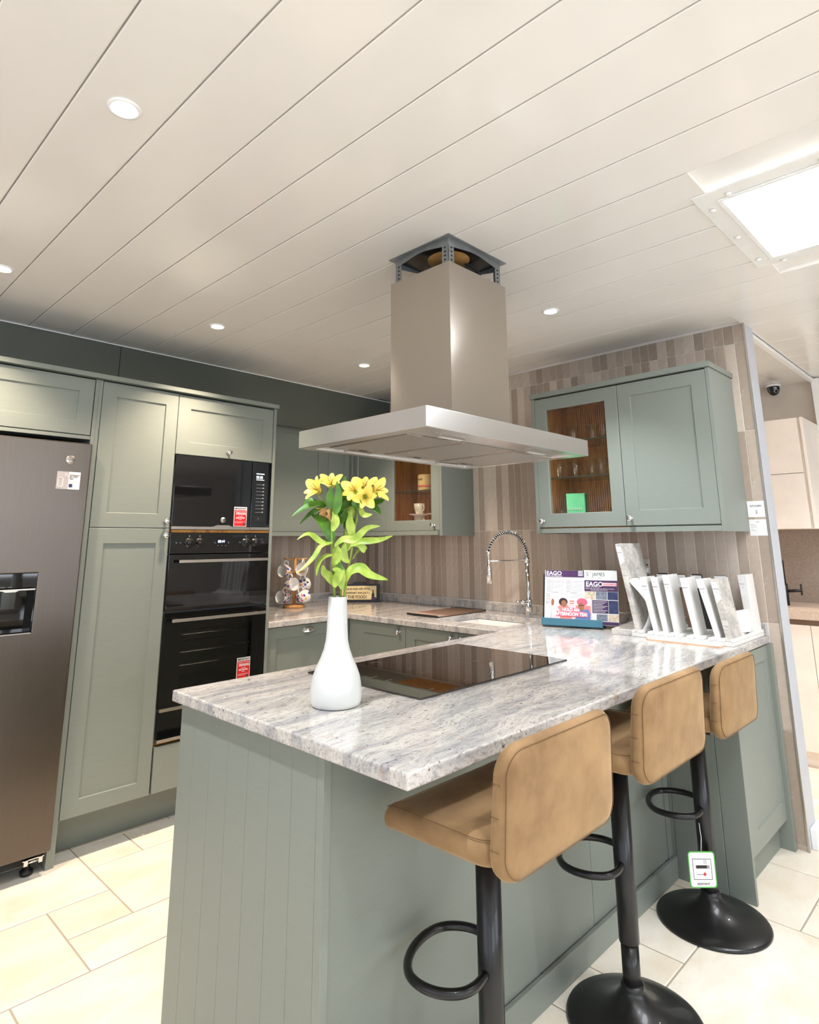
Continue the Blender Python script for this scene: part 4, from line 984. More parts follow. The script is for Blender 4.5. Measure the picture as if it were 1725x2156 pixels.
def stool(loc, rz, label, hs, W=.46, off=0.0):
    """hs: height of the seat's underside; back faces local -y"""
    t = thing('bar_stool', label, 'bar stool', loc, 'velvet bar stools', rz)
    BY = -.108+off; SF = .240+off; zt = hs+.068
    def wseat(u, v, d):     # u across, v fore-aft, d down->up
        y = (SF+BY)/2+v; k = (SF-y)/(SF-BY)
        drop = -.030*max(0, 1-k*3.2)**2 - .010*max(0, 1-abs(k-.55)*2.4)
        dish = .016*(abs(u)/(W/2))**2
        taper = 1-.04*max(0, 1-k*3)
        return (u*taper, y, hs+.012+drop+dish+d)
    obj('seat', pad(W, SF-BY, .058, .05, wseat), 'velvet', t, local=True)
    bh = .258
    def wback(u, v, d):     # v up, d outwards (-y)
        z = hs+.004+bh/2+v; k = (z-hs)/bh
        bow = -.030*(1-(abs(u)/(W/2))**2)          # middle bows away from the sitter
        lean = -.020*k**1.6
        widen = 1+.03*math.sin(PI*min(1, max(0, k)))-.02*k
        return (u*widen, BY+.020+lean+bow*.55*(.4+.6*k)-d*(.95-.2*k), z)
    obj('backrest', pad(W, bh, .05, .055, wback), 'velvet', t, local=True)
    e1 = [(x, y) for x, y in rrect(W-.018, bh-.018, .048, 8)]
    obj('seam', MB().tube([wback(x, y, .0475) for x, y in e1], .0009, 5, True), 'velvet_seam', t, local=True)
    e2 = [(x, y) for x, y in rrect(W-.014, SF-BY-.014, .046, 8)]
    obj('seam', MB().tube([wseat(x, y, .053) for x, y in e2], .0009, 5, True), 'velvet_seam', t, local=True)
    mb = MB()
    for k in range(3):
        v_ = -.06+.06*k
        for s_ in (-1, 1): mb.tube([wback(s_*(W/2-.0015), v_, d_) for d_ in (.012, .02, .03, .038)], .0008, 5)
    obj('rim_stitches', mb, 'velvet_seam', t, local=True)
    obj('seat_plate', MB().box(-.09, .09, -.09, .09, hs-.012, hs+.012), 'black_metal', t, local=True, bevel=.004)
    obj('height_lever', MB().cyl((.03, -.03, hs-.016), (.12, -.10, hs-.020), .005, 8), 'black_metal', t, local=True)
    obj('column', MB().lathe([(0, .20), (.0285, .20), (.0295, .203), (.0295, hs-.005), (0, hs-.005)], seg=28), 'black_metal', t, local=True)
    obj('column_lower', MB().lathe([(0, .04), (.0255, .04), (.0255, .2), (0, .2)], seg=28), 'black_metal', t, local=True)
    prof = [(0, 0), (.191, 0), (.194, .004), (.191, .009), (.185, .013), (.15, .020), (.11, .029), (.075, .043), (.05, .062), (.038, .078), (.0335, .088), (.0335, .096), (.03, .099), (0, .099)]
    obj('base', MB().lathe(prof, seg=56), 'black_metal', t, local=True)
    zf_ = hs-.295
    P = []
    hw, ln = .115, .205
    P.append((.0, .012, zf_)); 
    path = [(-.028, .0, zf_), (-.07, .02, zf_)]
    ring_ = [(.026, .004), (.07, .012), (.104, .034), (.122, .075), (.120, .12), (.098, .160), (.055, .184), (0, .192), (-.055, .184), (-.098, .160), (-.120, .12), (-.122, .075), (-.104, .034), (-.07, .012), (-.026, .004)]
    ang = .35
    ring_ = [(x*math.cos(ang)-y*math.sin(ang), x*math.sin(ang)+y*math.cos(ang)) for x, y in ring_]
    RR = []
    for i in range(len(ring_)-1):
        p0, p1, p2, p3 = [Vector(ring_[min(max(j, 0), len(ring_)-1)]) for j in (i-1, i, i+1, i+2)]
        for k in range(4):
            q = k/4; RR.append(.5*((2*p1)+(p2-p0)*q+(2*p0-5*p1+4*p2-p3)*q*q+(3*p1-p0-3*p2+p3)*q**3))
    ring_ = [(v_.x, v_.y) for v_ in RR]+[ring_[-1]]
    obj('footrest', MB().tube([(x, y, zf_) for x, y in ring_], .0105, 12), 'black_metal', t, local=True)
    return t
stool((-2.142, -2.985, 0), .0, 'tan velvet bar stool nearest the viewer', .700, .455, -.084)
stool((-1.485, -2.992, 0), .0, 'tan velvet bar stool in the middle of the three', .705, .465, -.062)
stool((-.818, -2.982, 0), .0, 'tan velvet bar stool farthest off, with a tag on its column', .668, .42, -.040)
# swing tag on the far stool
tg = thing('swing_tag', 'white green-edged fire safety tag hanging on the far stool', 'tag', (-.887, -3.0, .14))
tu = Vector((.78, -.62, -.06)).normalized(); tv = Vector((-.02, 0.0, 1)).normalized(); tn = tu.cross(tv); to = Vector((-.902, -2.994, .195))
def tq(u, v, d=0): return to+tu*u+tv*v+tn*d
def flat(name, quads, mat, par, fn, d0, d1=.0006):
    mb = MB()
    for (a, b, c, e) in quads: mb.prism([fn(a, c, d0), fn(b, c, d0), fn(b, e, d0), fn(a, e, d0)], fn(0, 0, d1)-fn(0, 0, 0))
    return obj(name, mb, mat, par)
obj('card', MB().prism([tq(*p) for p in rrect(.104, .118, .012)], -tn*.0012), 'tag_green', tg)
obj('face', MB().prism([tq(*p, .0003) for p in rrect(.096, .110, .009)], -tn*.0004), 'paper', tg)
flat('frame', [(-.036, .036, .034, .0355), (-.036, .036, -.032, -.0305), (-.036, -.0345, -.032, .0355), (.0345, .036, -.032, .0355)], 'ink_dark', tg, tq, .0004)
flat('cigarette', [(-.024, .018, .004, .014)], 'ink_hair', tg, tq, .0004)
flat('cigarette_tip', [(.019, .028, .004, .014)], 'ink_grey', tg, tq, .0004)
flat('smoke', [(.008, .0092, .018, .032), (.012, .0132, .018, .032), (.016, .0172, .018, .032)], 'ink_grey', tg, tq, .0004)
flat('match', [(-.022, .004, -.016, -.0148)], 'ink_dark', tg, tq, .0004)
obj('flame', MB().prism([tq(.008+x, -.017+y, .0005) for x, y in ((0, -.004), (.005, 0), (.006, .006), (.003, .004), (.001, .011), (-.003, .005), (-.005, .006), (-.005, 0))], -tn*.0004), 'ink_red', tg)
text('print', 'RESISTANT', .010, tq(0, -.049, .0006), tu, tv, 'ink_dark', tg, align='CENTER')
obj('string', MB().tube([tq(.0, .05, .001), Vector((-.877, -2.99, .29)), Vector((-.872, -2.985, .335))], .0012, 6), 'paper', tg)

# ================================================================== VASE AND FLOWERS
VC = Vector((-2.248, -2.536, H))
va = thing('vase', 'white bottle-shaped ceramic vase on the peninsula', 'vase', VC)
prof = [(0, .0005), (.064, .0005), (.069, .003), (.072, .012), (.0735, .03), (.072, .055), (.067, .08), (.058, .104), (.047, .126), (.038, .150), (.0325, .175), (.0302, .205), (.029, .24), (.0276, .28), (.0268, .2955), (.0250, .2965), (.0245, .294), (.026, .24), (.028, .2), (.03, .18), (0, .17)]
obj('body', MB().lathe(prof, VC, (0, 0, 1), 48), 'vase_glaze', va)
def fp(zx, zy, dep=0):
    px_, py_ = 560+zx/3.993, 980+zy/3.993
    return VC+CR*((px_-708.5)*.00137)+Vector((0, 0, (1484-py_)*.001392))+CF*dep
def leaf(pts, width, mat, par, depth0=0, depth1=0, fold=.25, roll=0):
    P = [fp(x, y, depth0+(depth1-depth0)*k/(len(pts)-1)) for k, (x, y) in enumerate(pts)]
    # Catmull-Rom through the points
    Q = []; n = len(P)
    for i in range(n-1):
        p0, p1, p2, p3 = P[max(0, i-1)], P[i], P[i+1], P[min(n-1, i+2)]
        for k in range(5):
            t = k/5; Q.append(.5*((2*p1)+(p2-p0)*t+(2*p0-5*p1+4*p2-p3)*t*t+(3*p1-p0-3*p2+p3)*t**3))
    Q.append(P[-1]); m_ = len(Q); mb = MB(); rows_ = []
    for i, q in enumerate(Q):
        s = i/(m_-1); tn_ = (Q[min(m_-1, i+1)]-Q[max(0, i-1)]).normalized()
        nrm = (-CF+Vector((0, 0, .55))).normalized()
        side = tn_.cross(nrm).normalized()
        side = Quaternion(tn_, roll+.5*s) @ side
        up_ = side.cross(tn_).normalized()
        w_ = width*(math.sin(PI*min(1, .06+.94*s))**.75)*(1.0 if s < .5 else 1-.25*(s-.5))
        w_ = max(w_, .0006)
        rows_.append([mb.bm.verts.new(q+side*w_*c+up_*(fold*w_*abs(c))) for c in (-1, -.5, 0, .5, 1)])
    for a, b in zip(rows_, rows_[1:]):
        for k in range(4):
            f = mb.bm.faces.new((a[k], a[k+1], b[k+1], b[k])); f.smooth = True
    return obj('leaf', mb, mat, par)
def flower(zx, zy, dep, face, par, mat='petal_yellow', size=.039):
    """six-petalled trumpet; face = direction it looks"""
    c = fp(zx, zy, dep); ax = Vector(face).normalized(); base = c-ax*.022
    e1 = ax.orthogonal().normalized(); e2 = ax.cross(e1)
    root = obj('flower', MB().lathe([(0, 0), (.004, .002), (.006, .012), (.007, .02), (0, .021)], base-ax*.012, ax, 10), 'stem_green', par)
    for k in range(6):
        a = 2*PI*k/6+zx*.37; dirv = e1*math.cos(a)+e2*math.sin(a); tang = ax.cross(dirv)
        big = 1 if k % 2 else .86; L = size*big*1.25; W_ = size*.42*(1 if k % 2 else .72)
        def fn(u, v, L=L, W_=W_, dirv=dirv, tang=tang):
            s = u; open_ = .30+.75*s
            p = base+ax*(L*.95*math.sin(min(1.0, s*1.05)*1.25)*.85)+dirv*(.004+L*.80*s**1.35)
            wv = W_*math.sin(PI*min(.97, .10+.86*s))**.7
            return p+tang*(v-.5)*2*wv-ax*(.25*wv*(1-(2*v-1)**2))*(.6)
        obj('petal', MB().grid(fn, 7, 4), mat, root)
    mb = MB()
    for k in range(5):
        a = 2*PI*k/5; dv_ = e1*math.cos(a)+e2*math.sin(a)
        mb.tube([base, base+ax*.02+dv_*.004, base+ax*.036+dv_*.010], .0007, 5)
    obj('stamens', mb, 'stamen_brown', root)
    return root
def stem(par, pts, dep, r=.0036):
    P = [fp(x, y, d) for (x, y), d in zip(pts, dep)]
    obj('stem', MB().tube(P, lambda s: r*(1.15-.4*s), 8), 'stem_green', par)
GRP = 'cut alstroemeria stems in the vase'
f1 = thing('alstroemeria_stem', 'yellow alstroemeria stem leaning left in the vase, with the long drooping left leaves', 'flower', VC+Vector((0, 0, .18)), GRP)
stem(f1, [(585, 1500), (560, 1110), (546, 900), (535, 700), (530, 560), (535, 440)], [.01, .005, 0, -.005, -.01, -.01])
for a in ([(535, 440), (470, 380), (420, 330), (385, 285)], [(535, 440), (520, 340), (512, 250)], [(535, 450), (500, 460), (480, 470)], [(535, 440), (575, 400), (600, 365)]):
    stem(f1, a, [-.01, -.012, -.014, -.016], .002)
flower(380, 255, -.02, -CF*.6-CR*.55+Vector((0, 0, .35)), f1)
flower(515, 195, -.01, -CF*.7+Vector((0, 0, .8)), f1, size=.036)
flower(600, 365, .02, -CF*.4+CR*.5+Vector((0, 0, .3)), f1, 'petal_peach', .028)
flower(475, 480, -.015, -CF*.4-CR*.5-Vector((0, 0, .5)), f1, 'petal_peach', .030)
leaf([(470, 385), (390, 390), (290, 435), (200, 500)], .0125, 'leaf_dark', f1, -.01, -.05)
leaf([(450, 400), (370, 370), (300, 350), (250, 418)], .010, 'leaf_dark', f1, 0, .03)
leaf([(480, 400), (400, 440), (330, 490), (262, 562)], .0095, 'leaf_dark', f1, -.01, -.03)
leaf([(535, 720), (500, 600), (430, 530), (352, 480)], .021, 'leaf_dark', f1, -.005, -.02)
leaf([(540, 730), (450, 715), (370, 660), (320, 650), (252, 692)], .0105, 'leaf_light', f1, 0, -.05)
leaf([(540, 715), (450, 745), (400, 830), (330, 910), (262, 962)], .0085, 'leaf_light', f1, -.01, -.06)
leaf([(545, 820), (500, 835), (450, 880), (428, 988)], .0185, 'leaf_light', f1, -.01, -.05, roll=.5)
leaf([(560, 1060), (520, 1000), (480, 960), (470, 900)], .014, 'leaf_light', f1, -.02, -.03)
leaf([(560, 480), (580, 420), (590, 300), (575, 195)], .013, 'leaf_dark', f1, -.02, -.03)
leaf([(525, 430), (515, 360), (520, 300), (528, 240)], .011, 'leaf_dark', f1, -.02, -.04)
f2 = thing('alstroemeria_stem', 'yellow alstroemeria stem leaning right in the vase, carrying four blooms', 'flower', VC+Vector((.004, -.004, .18)), GRP)
stem(f2, [(620, 1500), (655, 1110), (685, 900), (715, 740), (735, 560), (755, 440)], [0, 0, 0, .005, .01, .01])
for a in ([(755, 440), (740, 360), (728, 300)], [(755, 440), (790, 330), (815, 250)], [(755, 440), (800, 390), (825, 345)], [(755, 440), (850, 370), (935, 290)]):
    stem(f2, a, [.01, .005, 0], .002)
flower(720, 268, -.02, -CF*.8-CR*.35+Vector((0, 0, .35)), f2)
flower(815, 215, .01, -CF*.5+Vector((0, 0, .85)), f2, size=.038)
flower(828, 335, -.03, -CF*.95+CR*.1-Vector((0, 0, .1)), f2, size=.036)
flower(940, 262, -.005, -CF*.45+CR*.75+Vector((0, 0, .25)), f2)
leaf([(565, 745), (640, 690), (740, 690), (850, 600), (962, 582)], .0115, 'leaf_light', f2, -.02, -.06)
leaf([(700, 745), (780, 710), (860, 705), (960, 695), (1070, 662)], .0105, 'leaf_light', f2, -.01, -.04)
leaf([(700, 735), (770, 740), (815, 780), (780, 770), (705, 862)], .011, 'leaf_light', f2, .0, .03)
leaf([(655, 1050), (700, 960), (790, 930), (880, 985), (1030, 1022)], .0165, 'leaf_light', f2, -.01, -.04, roll=-.3)
leaf([(760, 410), (830, 380), (900, 410), (960, 472)], .013, 'leaf_dark', f2, .01, -.02)
leaf([(780, 400), (800, 470), (840, 490), (892, 480)], .009, 'leaf_light', f2, -.01, -.04)
leaf([(850, 380), (920, 370), (960, 365), (992, 350)], .010, 'leaf_dark', f2, .02, .0)
f3 = thing('alstroemeria_stem', 'leafy alstroemeria stem standing upright between the other two', 'flower', VC+Vector((.003, .006, .18)), GRP)
stem(f3, [(600, 1500), (615, 1110), (600, 900), (625, 700), (660, 500), (640, 330)], [.01, .012, .015, .02, .025, .03])
leaf([(600, 1000), (575, 900), (570, 800), (580, 720)], .014, 'leaf_light', f3, .0, .0)
leaf([(625, 800), (660, 760), (670, 700), (650, 620)], .012, 'leaf_light', f3, .01, .0)
leaf([(640, 400), (615, 300), (612, 220), (630, 128)], .0125, 'leaf_dark', f3, .03, .04)
leaf([(650, 450), (600, 470), (585, 530), (582, 592)], .009, 'leaf_dark', f3, .02, .0)
leaf([(650, 430), (630, 500), (620, 540), (625, 560)], .010, 'leaf_dark', f3, .01, .0)
leaf([(655, 350), (690, 340), (720, 360), (742, 400)], .010, 'leaf_dark', f3, .02, .02)
leaf([(660, 460), (690, 430), (700, 500), (690, 560)], .011, 'leaf_light', f3, .02, .0)
leaf([(640, 1090), (650, 1000), (620, 930), (590, 870)], .010, 'leaf_dark', f3, -.01, -.01)

leaf([(535, 560), (480, 500), (420, 470), (360, 500)], .012, 'leaf_dark', f1, .02, .03)
leaf([(535, 430), (600, 420), (640, 380), (660, 330)], .012, 'leaf_dark', f1, .01, .02)
leaf([(540, 620), (565, 560), (560, 500), (545, 450)], .013, 'leaf_light', f1, -.02, -.02)
leaf([(550, 900), (580, 860), (600, 800), (590, 740)], .013, 'leaf_light', f1, -.02, -.03)
leaf([(570, 1080), (600, 1000), (590, 950), (555, 935)], .015, 'leaf_light', f1, -.03, -.04)
leaf([(720, 700), (700, 600), (690, 540), (700, 470)], .014, 'leaf_light', f2, -.01, -.02)
leaf([(735, 560), (690, 520), (650, 540), (630, 600)], .010, 'leaf_dark', f2, .02, .02)
leaf([(755, 430), (700, 400), (650, 390), (610, 410)], .013, 'leaf_dark', f2, .02, .03)
leaf([(760, 430), (740, 400), (760, 370), (800, 400)], .012, 'leaf_dark', f2, -.02, -.03)
leaf([(840, 400), (900, 420), (930, 440), (955, 478)], .011, 'leaf_dark', f2, .02, .03)
leaf([(690, 880), (650, 850), (640, 780), (655, 720)], .012, 'leaf_light', f2, -.01, -.01)
leaf([(640, 1100), (625, 1040), (630, 980), (650, 940)], .012, 'leaf_light', f3, -.02, -.02)
# ================================================================== MUG TREE, SIGN
MC = Vector((-.778, -.245, H))
mt = thing('mug_tree', 'turned wooden mug tree on the back worktop', 'mug stand', MC)
obj('foot', MB().lathe([(0, .0004), (.074, .0004), (.077, .004), (.077, .014), (.072, .019), (0, .019)], MC, (0, 0, 1), 40), 'oak_turned', mt)
obj('post', MB().cyl(MC+Vector((0, 0, .018)), MC+Vector((0, 0, .345)), .0115, 20), 'oak_turned', mt)
def mug(c, ax, handle, label, s=1.0):
    """c = centre of the mug, ax = direction of its mouth, handle = direction of the handle"""
    ax = Vector(ax).normalized(); h = Vector(handle); h = (h-ax*h.dot(ax)).normalized()
    t = thing('mug', label, 'mug', c, 'floral mugs on the mug tree')
    pr_ = [(0, -.036), (.027, -.036), (.029, -.033), (.036, -.022), (.042, 0), (.0445, .022), (.045, .038), (.0435, .039)]
    obj('body', MB().lathe([(r*s, z*s) for r, z in pr_], c, ax, 28), 'floral_glaze', t)
    obj('inside', MB().lathe([(r*s, z*s) for r, z in ((.0435, .039), (.041, .02), (.037, -.01), (.028, -.028), (0, -.031))], c, ax, 28), 'white_ceramic', t)
    P = [c+ax*(z*s)+h*(r*s) for r, z in ((.041, .022), (.056, .028), (.070, .018), (.072, .0), (.062, -.016), (.038, -.018))]
    obj('handle', MB().tube(P, .0055*s, 8), 'white_ceramic', t)
UPZ = Vector((0, 0, 1))
lv = [(.33, 0), (.215, 1), (.125, 0)]
branch_dirs = {}
def branch(z, dirv, L=.085):
    p = MC+Vector((0, 0, z)); d_ = Vector(dirv).normalized()
    obj('peg', MB().cyl(p, p+d_*L+UPZ*L*.12, .0062, 12, .005), 'oak_turned', mt)
branch(.325, -CR); branch(.325, CR); branch(.235, -CF*.75-CR*.6); branch(.235, CF*.3+CR*.9); branch(.150, -CR*.9+CF*.3); branch(.150, CR*.75-CF*.55)
mug(MC-CR*.064+UPZ*.248-CF*.01, -CF*.8-CR*.45+UPZ*.12, UPZ, 'floral mug at upper left of the mug tree, mouth outwards')
mug(MC+CR*.058+UPZ*.256-CF*.01, -CF*.95-CR*.1+UPZ*.15, UPZ, 'floral mug at upper right of the mug tree, mouth outwards')
mug(MC-CR*.014+UPZ*.160-CF*.075, CR*.75-CF*.6+UPZ*.1, UPZ-CR*.2, 'floral mug at the middle front of the mug tree')
mug(MC+CR*.050+UPZ*.150+CF*.05, CR*.5+CF*.6+UPZ*.1, UPZ, 'floral mug at the middle rear of the mug tree')
mug(MC-CR*.073+UPZ*.068, -CF*.8-CR*.5+UPZ*.08, UPZ+CR*.3, 'floral mug at lower left of the mug tree, mouth outwards')
mug(MC+CR*.062+UPZ*.072-CF*.02, CF*.75+CR*.6+UPZ*.18, UPZ-CR*.4, 'floral mug at lower right of the mug tree, base outwards')
# small sign about cooking with wine
SO = Vector((-.265, -.300, H)); su = Vector((.70, -.714, 0)).normalized(); su = (Vector((-.115, -.412, 0))-Vector((-.330, -.205, 0))).normalized()
sb = Vector((-.215, -.318, H+.0005)); lean = .10
sup = (UPZ*math.cos(lean)+Vector((-su.y, su.x, 0))*math.sin(lean)).normalized(); sn_ = su.cross(sup)
def sg(u, v, d=0): return sb+su*u+sup*v+sn_*d
si = thing('wine_sign', 'small dark-framed cooking with wine sign behind the vase', 'sign', sb)
obj('board', MB().prism([sg(-.165, 0), sg(.143, 0), sg(.143, .132), sg(.05, .132), sg(.03, .148), sg(-.05, .148), sg(-.07, .132), sg(-.165, .132)], -sn_*.010), 'sign_black', si)
obj('base', MB().prism([sg(-.175, 0, .012), sg(.153, 0, .012), sg(.153, 0, -.03), sg(-.175, 0, -.03)], UPZ*.006), 'sign_black', si)
obj('panel', MB().prism([sg(-.150, .018, .0006), sg(.104, .018, .0006), sg(.118, .030, .0006), sg(.118, .118, .0006), sg(-.150, .118, .0006)], -sn_*.0005), 'sign_cream', si)
for k, (tx_, sz_, z_) in enumerate((('I love to cook with Wine,', .0235, .090), ('sometimes I even put it...', .0225, .0615), ('IN THE FOOD!', .033, .026))):
    text('print', tx_, sz_, sg(.070 if k < 2 else .045, z_, .0012), su, sup, 'ink_hair', si, align='RIGHT', bold=.0004, sx=.84)
obj('bottle_picture', MB().prism([sg(.092+x, .022+y, .0012) for x, y in ((-.010, 0), (.010, 0), (.010, .034), (.004, .048), (.004, .066), (-.004, .066), (-.004, .048), (-.010, .034))], -sn_*.0005), 'ink_hair', si)
obj('grapes_picture', MB().prism([sg(.098+.020*math.cos(a), .026+.012*math.sin(a), .0016) for a in [2*PI*k/14 for k in range(14)]], -sn_*.0003), 'ink_purple', si)

# ================================================================== LEAFLET STAND
b0 = Vector((-.43, -2.06, H)); ku = Vector((.29409, -.95578, 0)); kup = Vector((.23646, .07276, .96891)); kn = Vector((-.92607, -.28494, .24740))
def kp(u, v, d=0): return b0+ku*u+kup*v+kn*d
ls = thing('leaflet_stand', 'teal cookbook stand propping up showroom leaflets on the peninsula', 'stand', kp(.17, 0))
obj('tray', MB().prism([kp(.006, .002, .0), kp(.006, .002, .035), kp(.006, .036, .045), kp(.006, .038, .041), kp(.006, .008, .031), kp(.006, .008, .0)], ku*.322), 'stand_blue', ls)
obj('back_board', MB().prism([kp(.0, .004, -.008), kp(.335, .004, -.008), kp(.335, .28, -.008), kp(.0, .28, -.008)], -kn*.006), 'black_plastic', ls)
obj('strut', MB().prism([kp(.10, .20, -.0145), kp(.23, .20, -.0145), kp(.23, .20, -.0145)+Vector((.10, .03, 0))*.9-UPZ*.1925, kp(.10, .20, -.0145)+Vector((.10, .03, 0))*.9-UPZ*.1925], kn*.004), 'black_plastic', ls)
def sheet(name, label, u0, u1, v0, v1, d, mat='paper'):
    t = thing(name, label, 'leaflet', kp((u0+u1)/2, v0, d), 'leaflets on the stand')
    obj('page', MB().prism([kp(u0, v0, d), kp(u1, v0, d), kp(u1, v1, d), kp(u0, v1, d)], -kn*.0012), mat, t); return t
def kflat(name, quads, mat, par, d): return flat(name, quads, mat, par, kp, d, .0004)
KT = lambda nm, body, size, u, v, d, mat, par, **kw: text(nm, body, size, kp(u, v, d), ku, kup, mat, par, ext=.0002, **kw)
p3 = sheet('brochure', 'white brochure headed St James Living at the back of the stand', .225, .400, .018, .303, -.004)
KT('print', 'S', .028, .238, .272, -.0035, 'ink_dark', p3); KT('print', 'T', .014, .256, .283, -.0035, 'ink_dark', p3); KT('print', 'JAMES', .028, .270, .272, -.0035, 'ink_dark', p3, sx=.9)
KT('print', 'L I V I N G', .0125, .265, .257, -.0035, 'ink_grey', p3)
p1 = sheet('order_form', 'white printed order form with purple heading on the stand', .012, .228, .020, .299, .002)
kflat('heading', [(.016, .2275, .262, .2985)], 'ink_purple', p1, .0026)
KT('print', 'EAGO', .030, .020, .2725, .0032, 'ink_white', p1, bold=.0008, sx=1.05); KT('print', 'Express Home Solutions Ltd', .0088, .020, .2645, .0032, 'ink_white', p1, sx=.85, bold=.0002)
kflat('heading_lines', [(.196, .222, .294-.006*k, .297-.006*k) for k in range(5)], 'ink_white', p1, .0032)
q_ = []
for k in range(8): q_ += [(.054, .113, .248-.0085*k, .2488-.0085*k), (.156, .222, .248-.0085*k, .2488-.0085*k), (.022, .05, .2435-.0085*k, .2455-.0085*k), (.130, .152, .2435-.0085*k, .2455-.0085*k)]
for k in range(6): q_ += [(.049, .110, .172-.0085*k, .1728-.0085*k), (.150, .215, .172-.0085*k, .1728-.0085*k), (.018, .045, .1685-.0085*k, .1705-.0085*k)]
q_ += [(.0535, .0545, .185, .252), (.1125, .1135, .185, .252), (.1555, .1565, .185, .252), (.0, .0, .0, .0)][:3]+[(.050, .09, .178, .1805), (.155, .19, .178, .1805), (.018, .034, .120, .1225)]
kflat('form_lines', q_, 'ink_grey', p1, .0026)
p4 = sheet('flyer', 'purple showroom flyer with kitchen pictures at right of the stand', .229, .405, .020, .248, .0045)
kflat('purple_band', [(.230, .4045, .190, .2475)], 'ink_purple', p4, .005); kflat('purple_band', [(.231, .4045, .0205, .036)], 'ink_purple', p4, .005)
KT('print', 'EAGO', .0335, .237, .2165, .0056, 'ink_white', p4, bold=.0009, sx=1.0); KT('print', 'Express Home Solutions', .0088, .237, .2105, .0056, 'ink_white', p4, sx=.85)
KT('print', 'Quality, Affordable Bathrooms, Bedrooms, Kitchens', .0082, .236, .2015, .0056, 'ink_white', p4, sx=.86); KT('print', 'Combining Style and Innovation', .0078, .262, .1945, .0056, 'ink_white', p4, sx=.9)
st_ = kflat('stamp', [(.327, .398, .219, .236)], 'ink_pinkpale', p4, .0056); KT('print', 'WE HAVE MOVED', .0095, .330, .2235, .0062, 'ink_red', p4, sx=.88, bold=.0002)
for q_, m_ in (((.232, .287, .148, .188), 'ink_tan'), ((.232, .262, .108, .144), 'ink_tan'), ((.352, .4035, .040, .073), 'ink_tan'), ((.290, .347, .148, .188), 'ink_slate'), ((.292, .348, .040, .073), 'ink_slate'), ((.350, .4035, .148, .188), 'ink_navy'), ((.355, .4035, .078, .144), 'ink_navy')):
    kflat('picture', [q_], m_, p4, .005)
kflat('text_block', [(.270, .353, .078, .144)], 'ink_purple', p4, .005)
kflat('text_lines', [(.274, .348-.012*(k % 3), .136-.0075*k, .138-.0075*k) for k in range(8)], 'ink_white', p4, .0056)
p2 = sheet('tea_poster', 'small pink afternoon tea postcard in front on the stand', .054, .266, .038, .150, .012, 'ink_pinkpale')
def blob(name, cu_, cv_, ru, rv, mat, par, d): return obj(name, MB().prism([kp(cu_+ru*math.cos(a), cv_+rv*math.sin(a), d) for a in [2*PI*k/18 for k in range(18)]], -kn*.0003), mat, par)
D0 = .0125
def half(name, pts, mat, d): return obj(name, MB().prism([kp(u, v, d) for u, v in pts], -kn*.0003), mat, p2)
half('figure', [(.075, .040), (.165, .040), (.160, .085), (.140, .112), (.112, .116), (.085, .100)], 'ink_coral', D0)
blob('hair', .117, .128, .024, .021, 'ink_hair', p2, D0+.0004); blob('face', .121, .120, .015, .017, 'ink_skin', p2, D0+.0008)
half('figure', [(.055, .040), (.100, .040), (.105, .075), (.085, .100), (.055, .095)], 'ink_pinkpale', D0+.0006)
blob('face', .060, .125, .008, .018, 'ink_skin', p2, D0+.0004)
half('figure', [(.185, .112), (.262, .112), (.264, .060), (.185, .060)], 'ink_coral', D0)
half('figure', [(.180, .040), (.262, .040), (.262, .070), (.250, .094), (.215, .090), (.19, .066)], 'ink_blue', D0+.0004)
blob('headscarf', .218, .130, .028, .020, 'ink_pink', p2, D0+.0008); blob('face', .213, .107, .016, .021, 'ink_skin', p2, D0+.0012)
kflat('glasses', [(.200, .226, .112, .1145)], 'ink_hair', p2, D0+.0016)
kflat('logo', [(.146, .182, .110, .142)], 'ink_white', p2, D0+.0012); kflat('logo_mark', [(.151, .177, .128, .137), (.151, .177, .117, .124)], 'ink_coral', p2, D0+.0016)
kflat('banner', [(.081, .240, .054, .079), (.118, .200, .079, .099)], 'ink_pink', p2, D0+.0018)
KT('print', 'HOLD AN', .0235, .158, .0805, D0+.0026, 'ink_white', p2, align='CENTER', bold=.001, sx=.85); KT('print', 'AFTERNOON TEA!', .0245, .160, .0575, D0+.0026, 'ink_white', p2, align='CENTER', bold=.001, sx=.84)

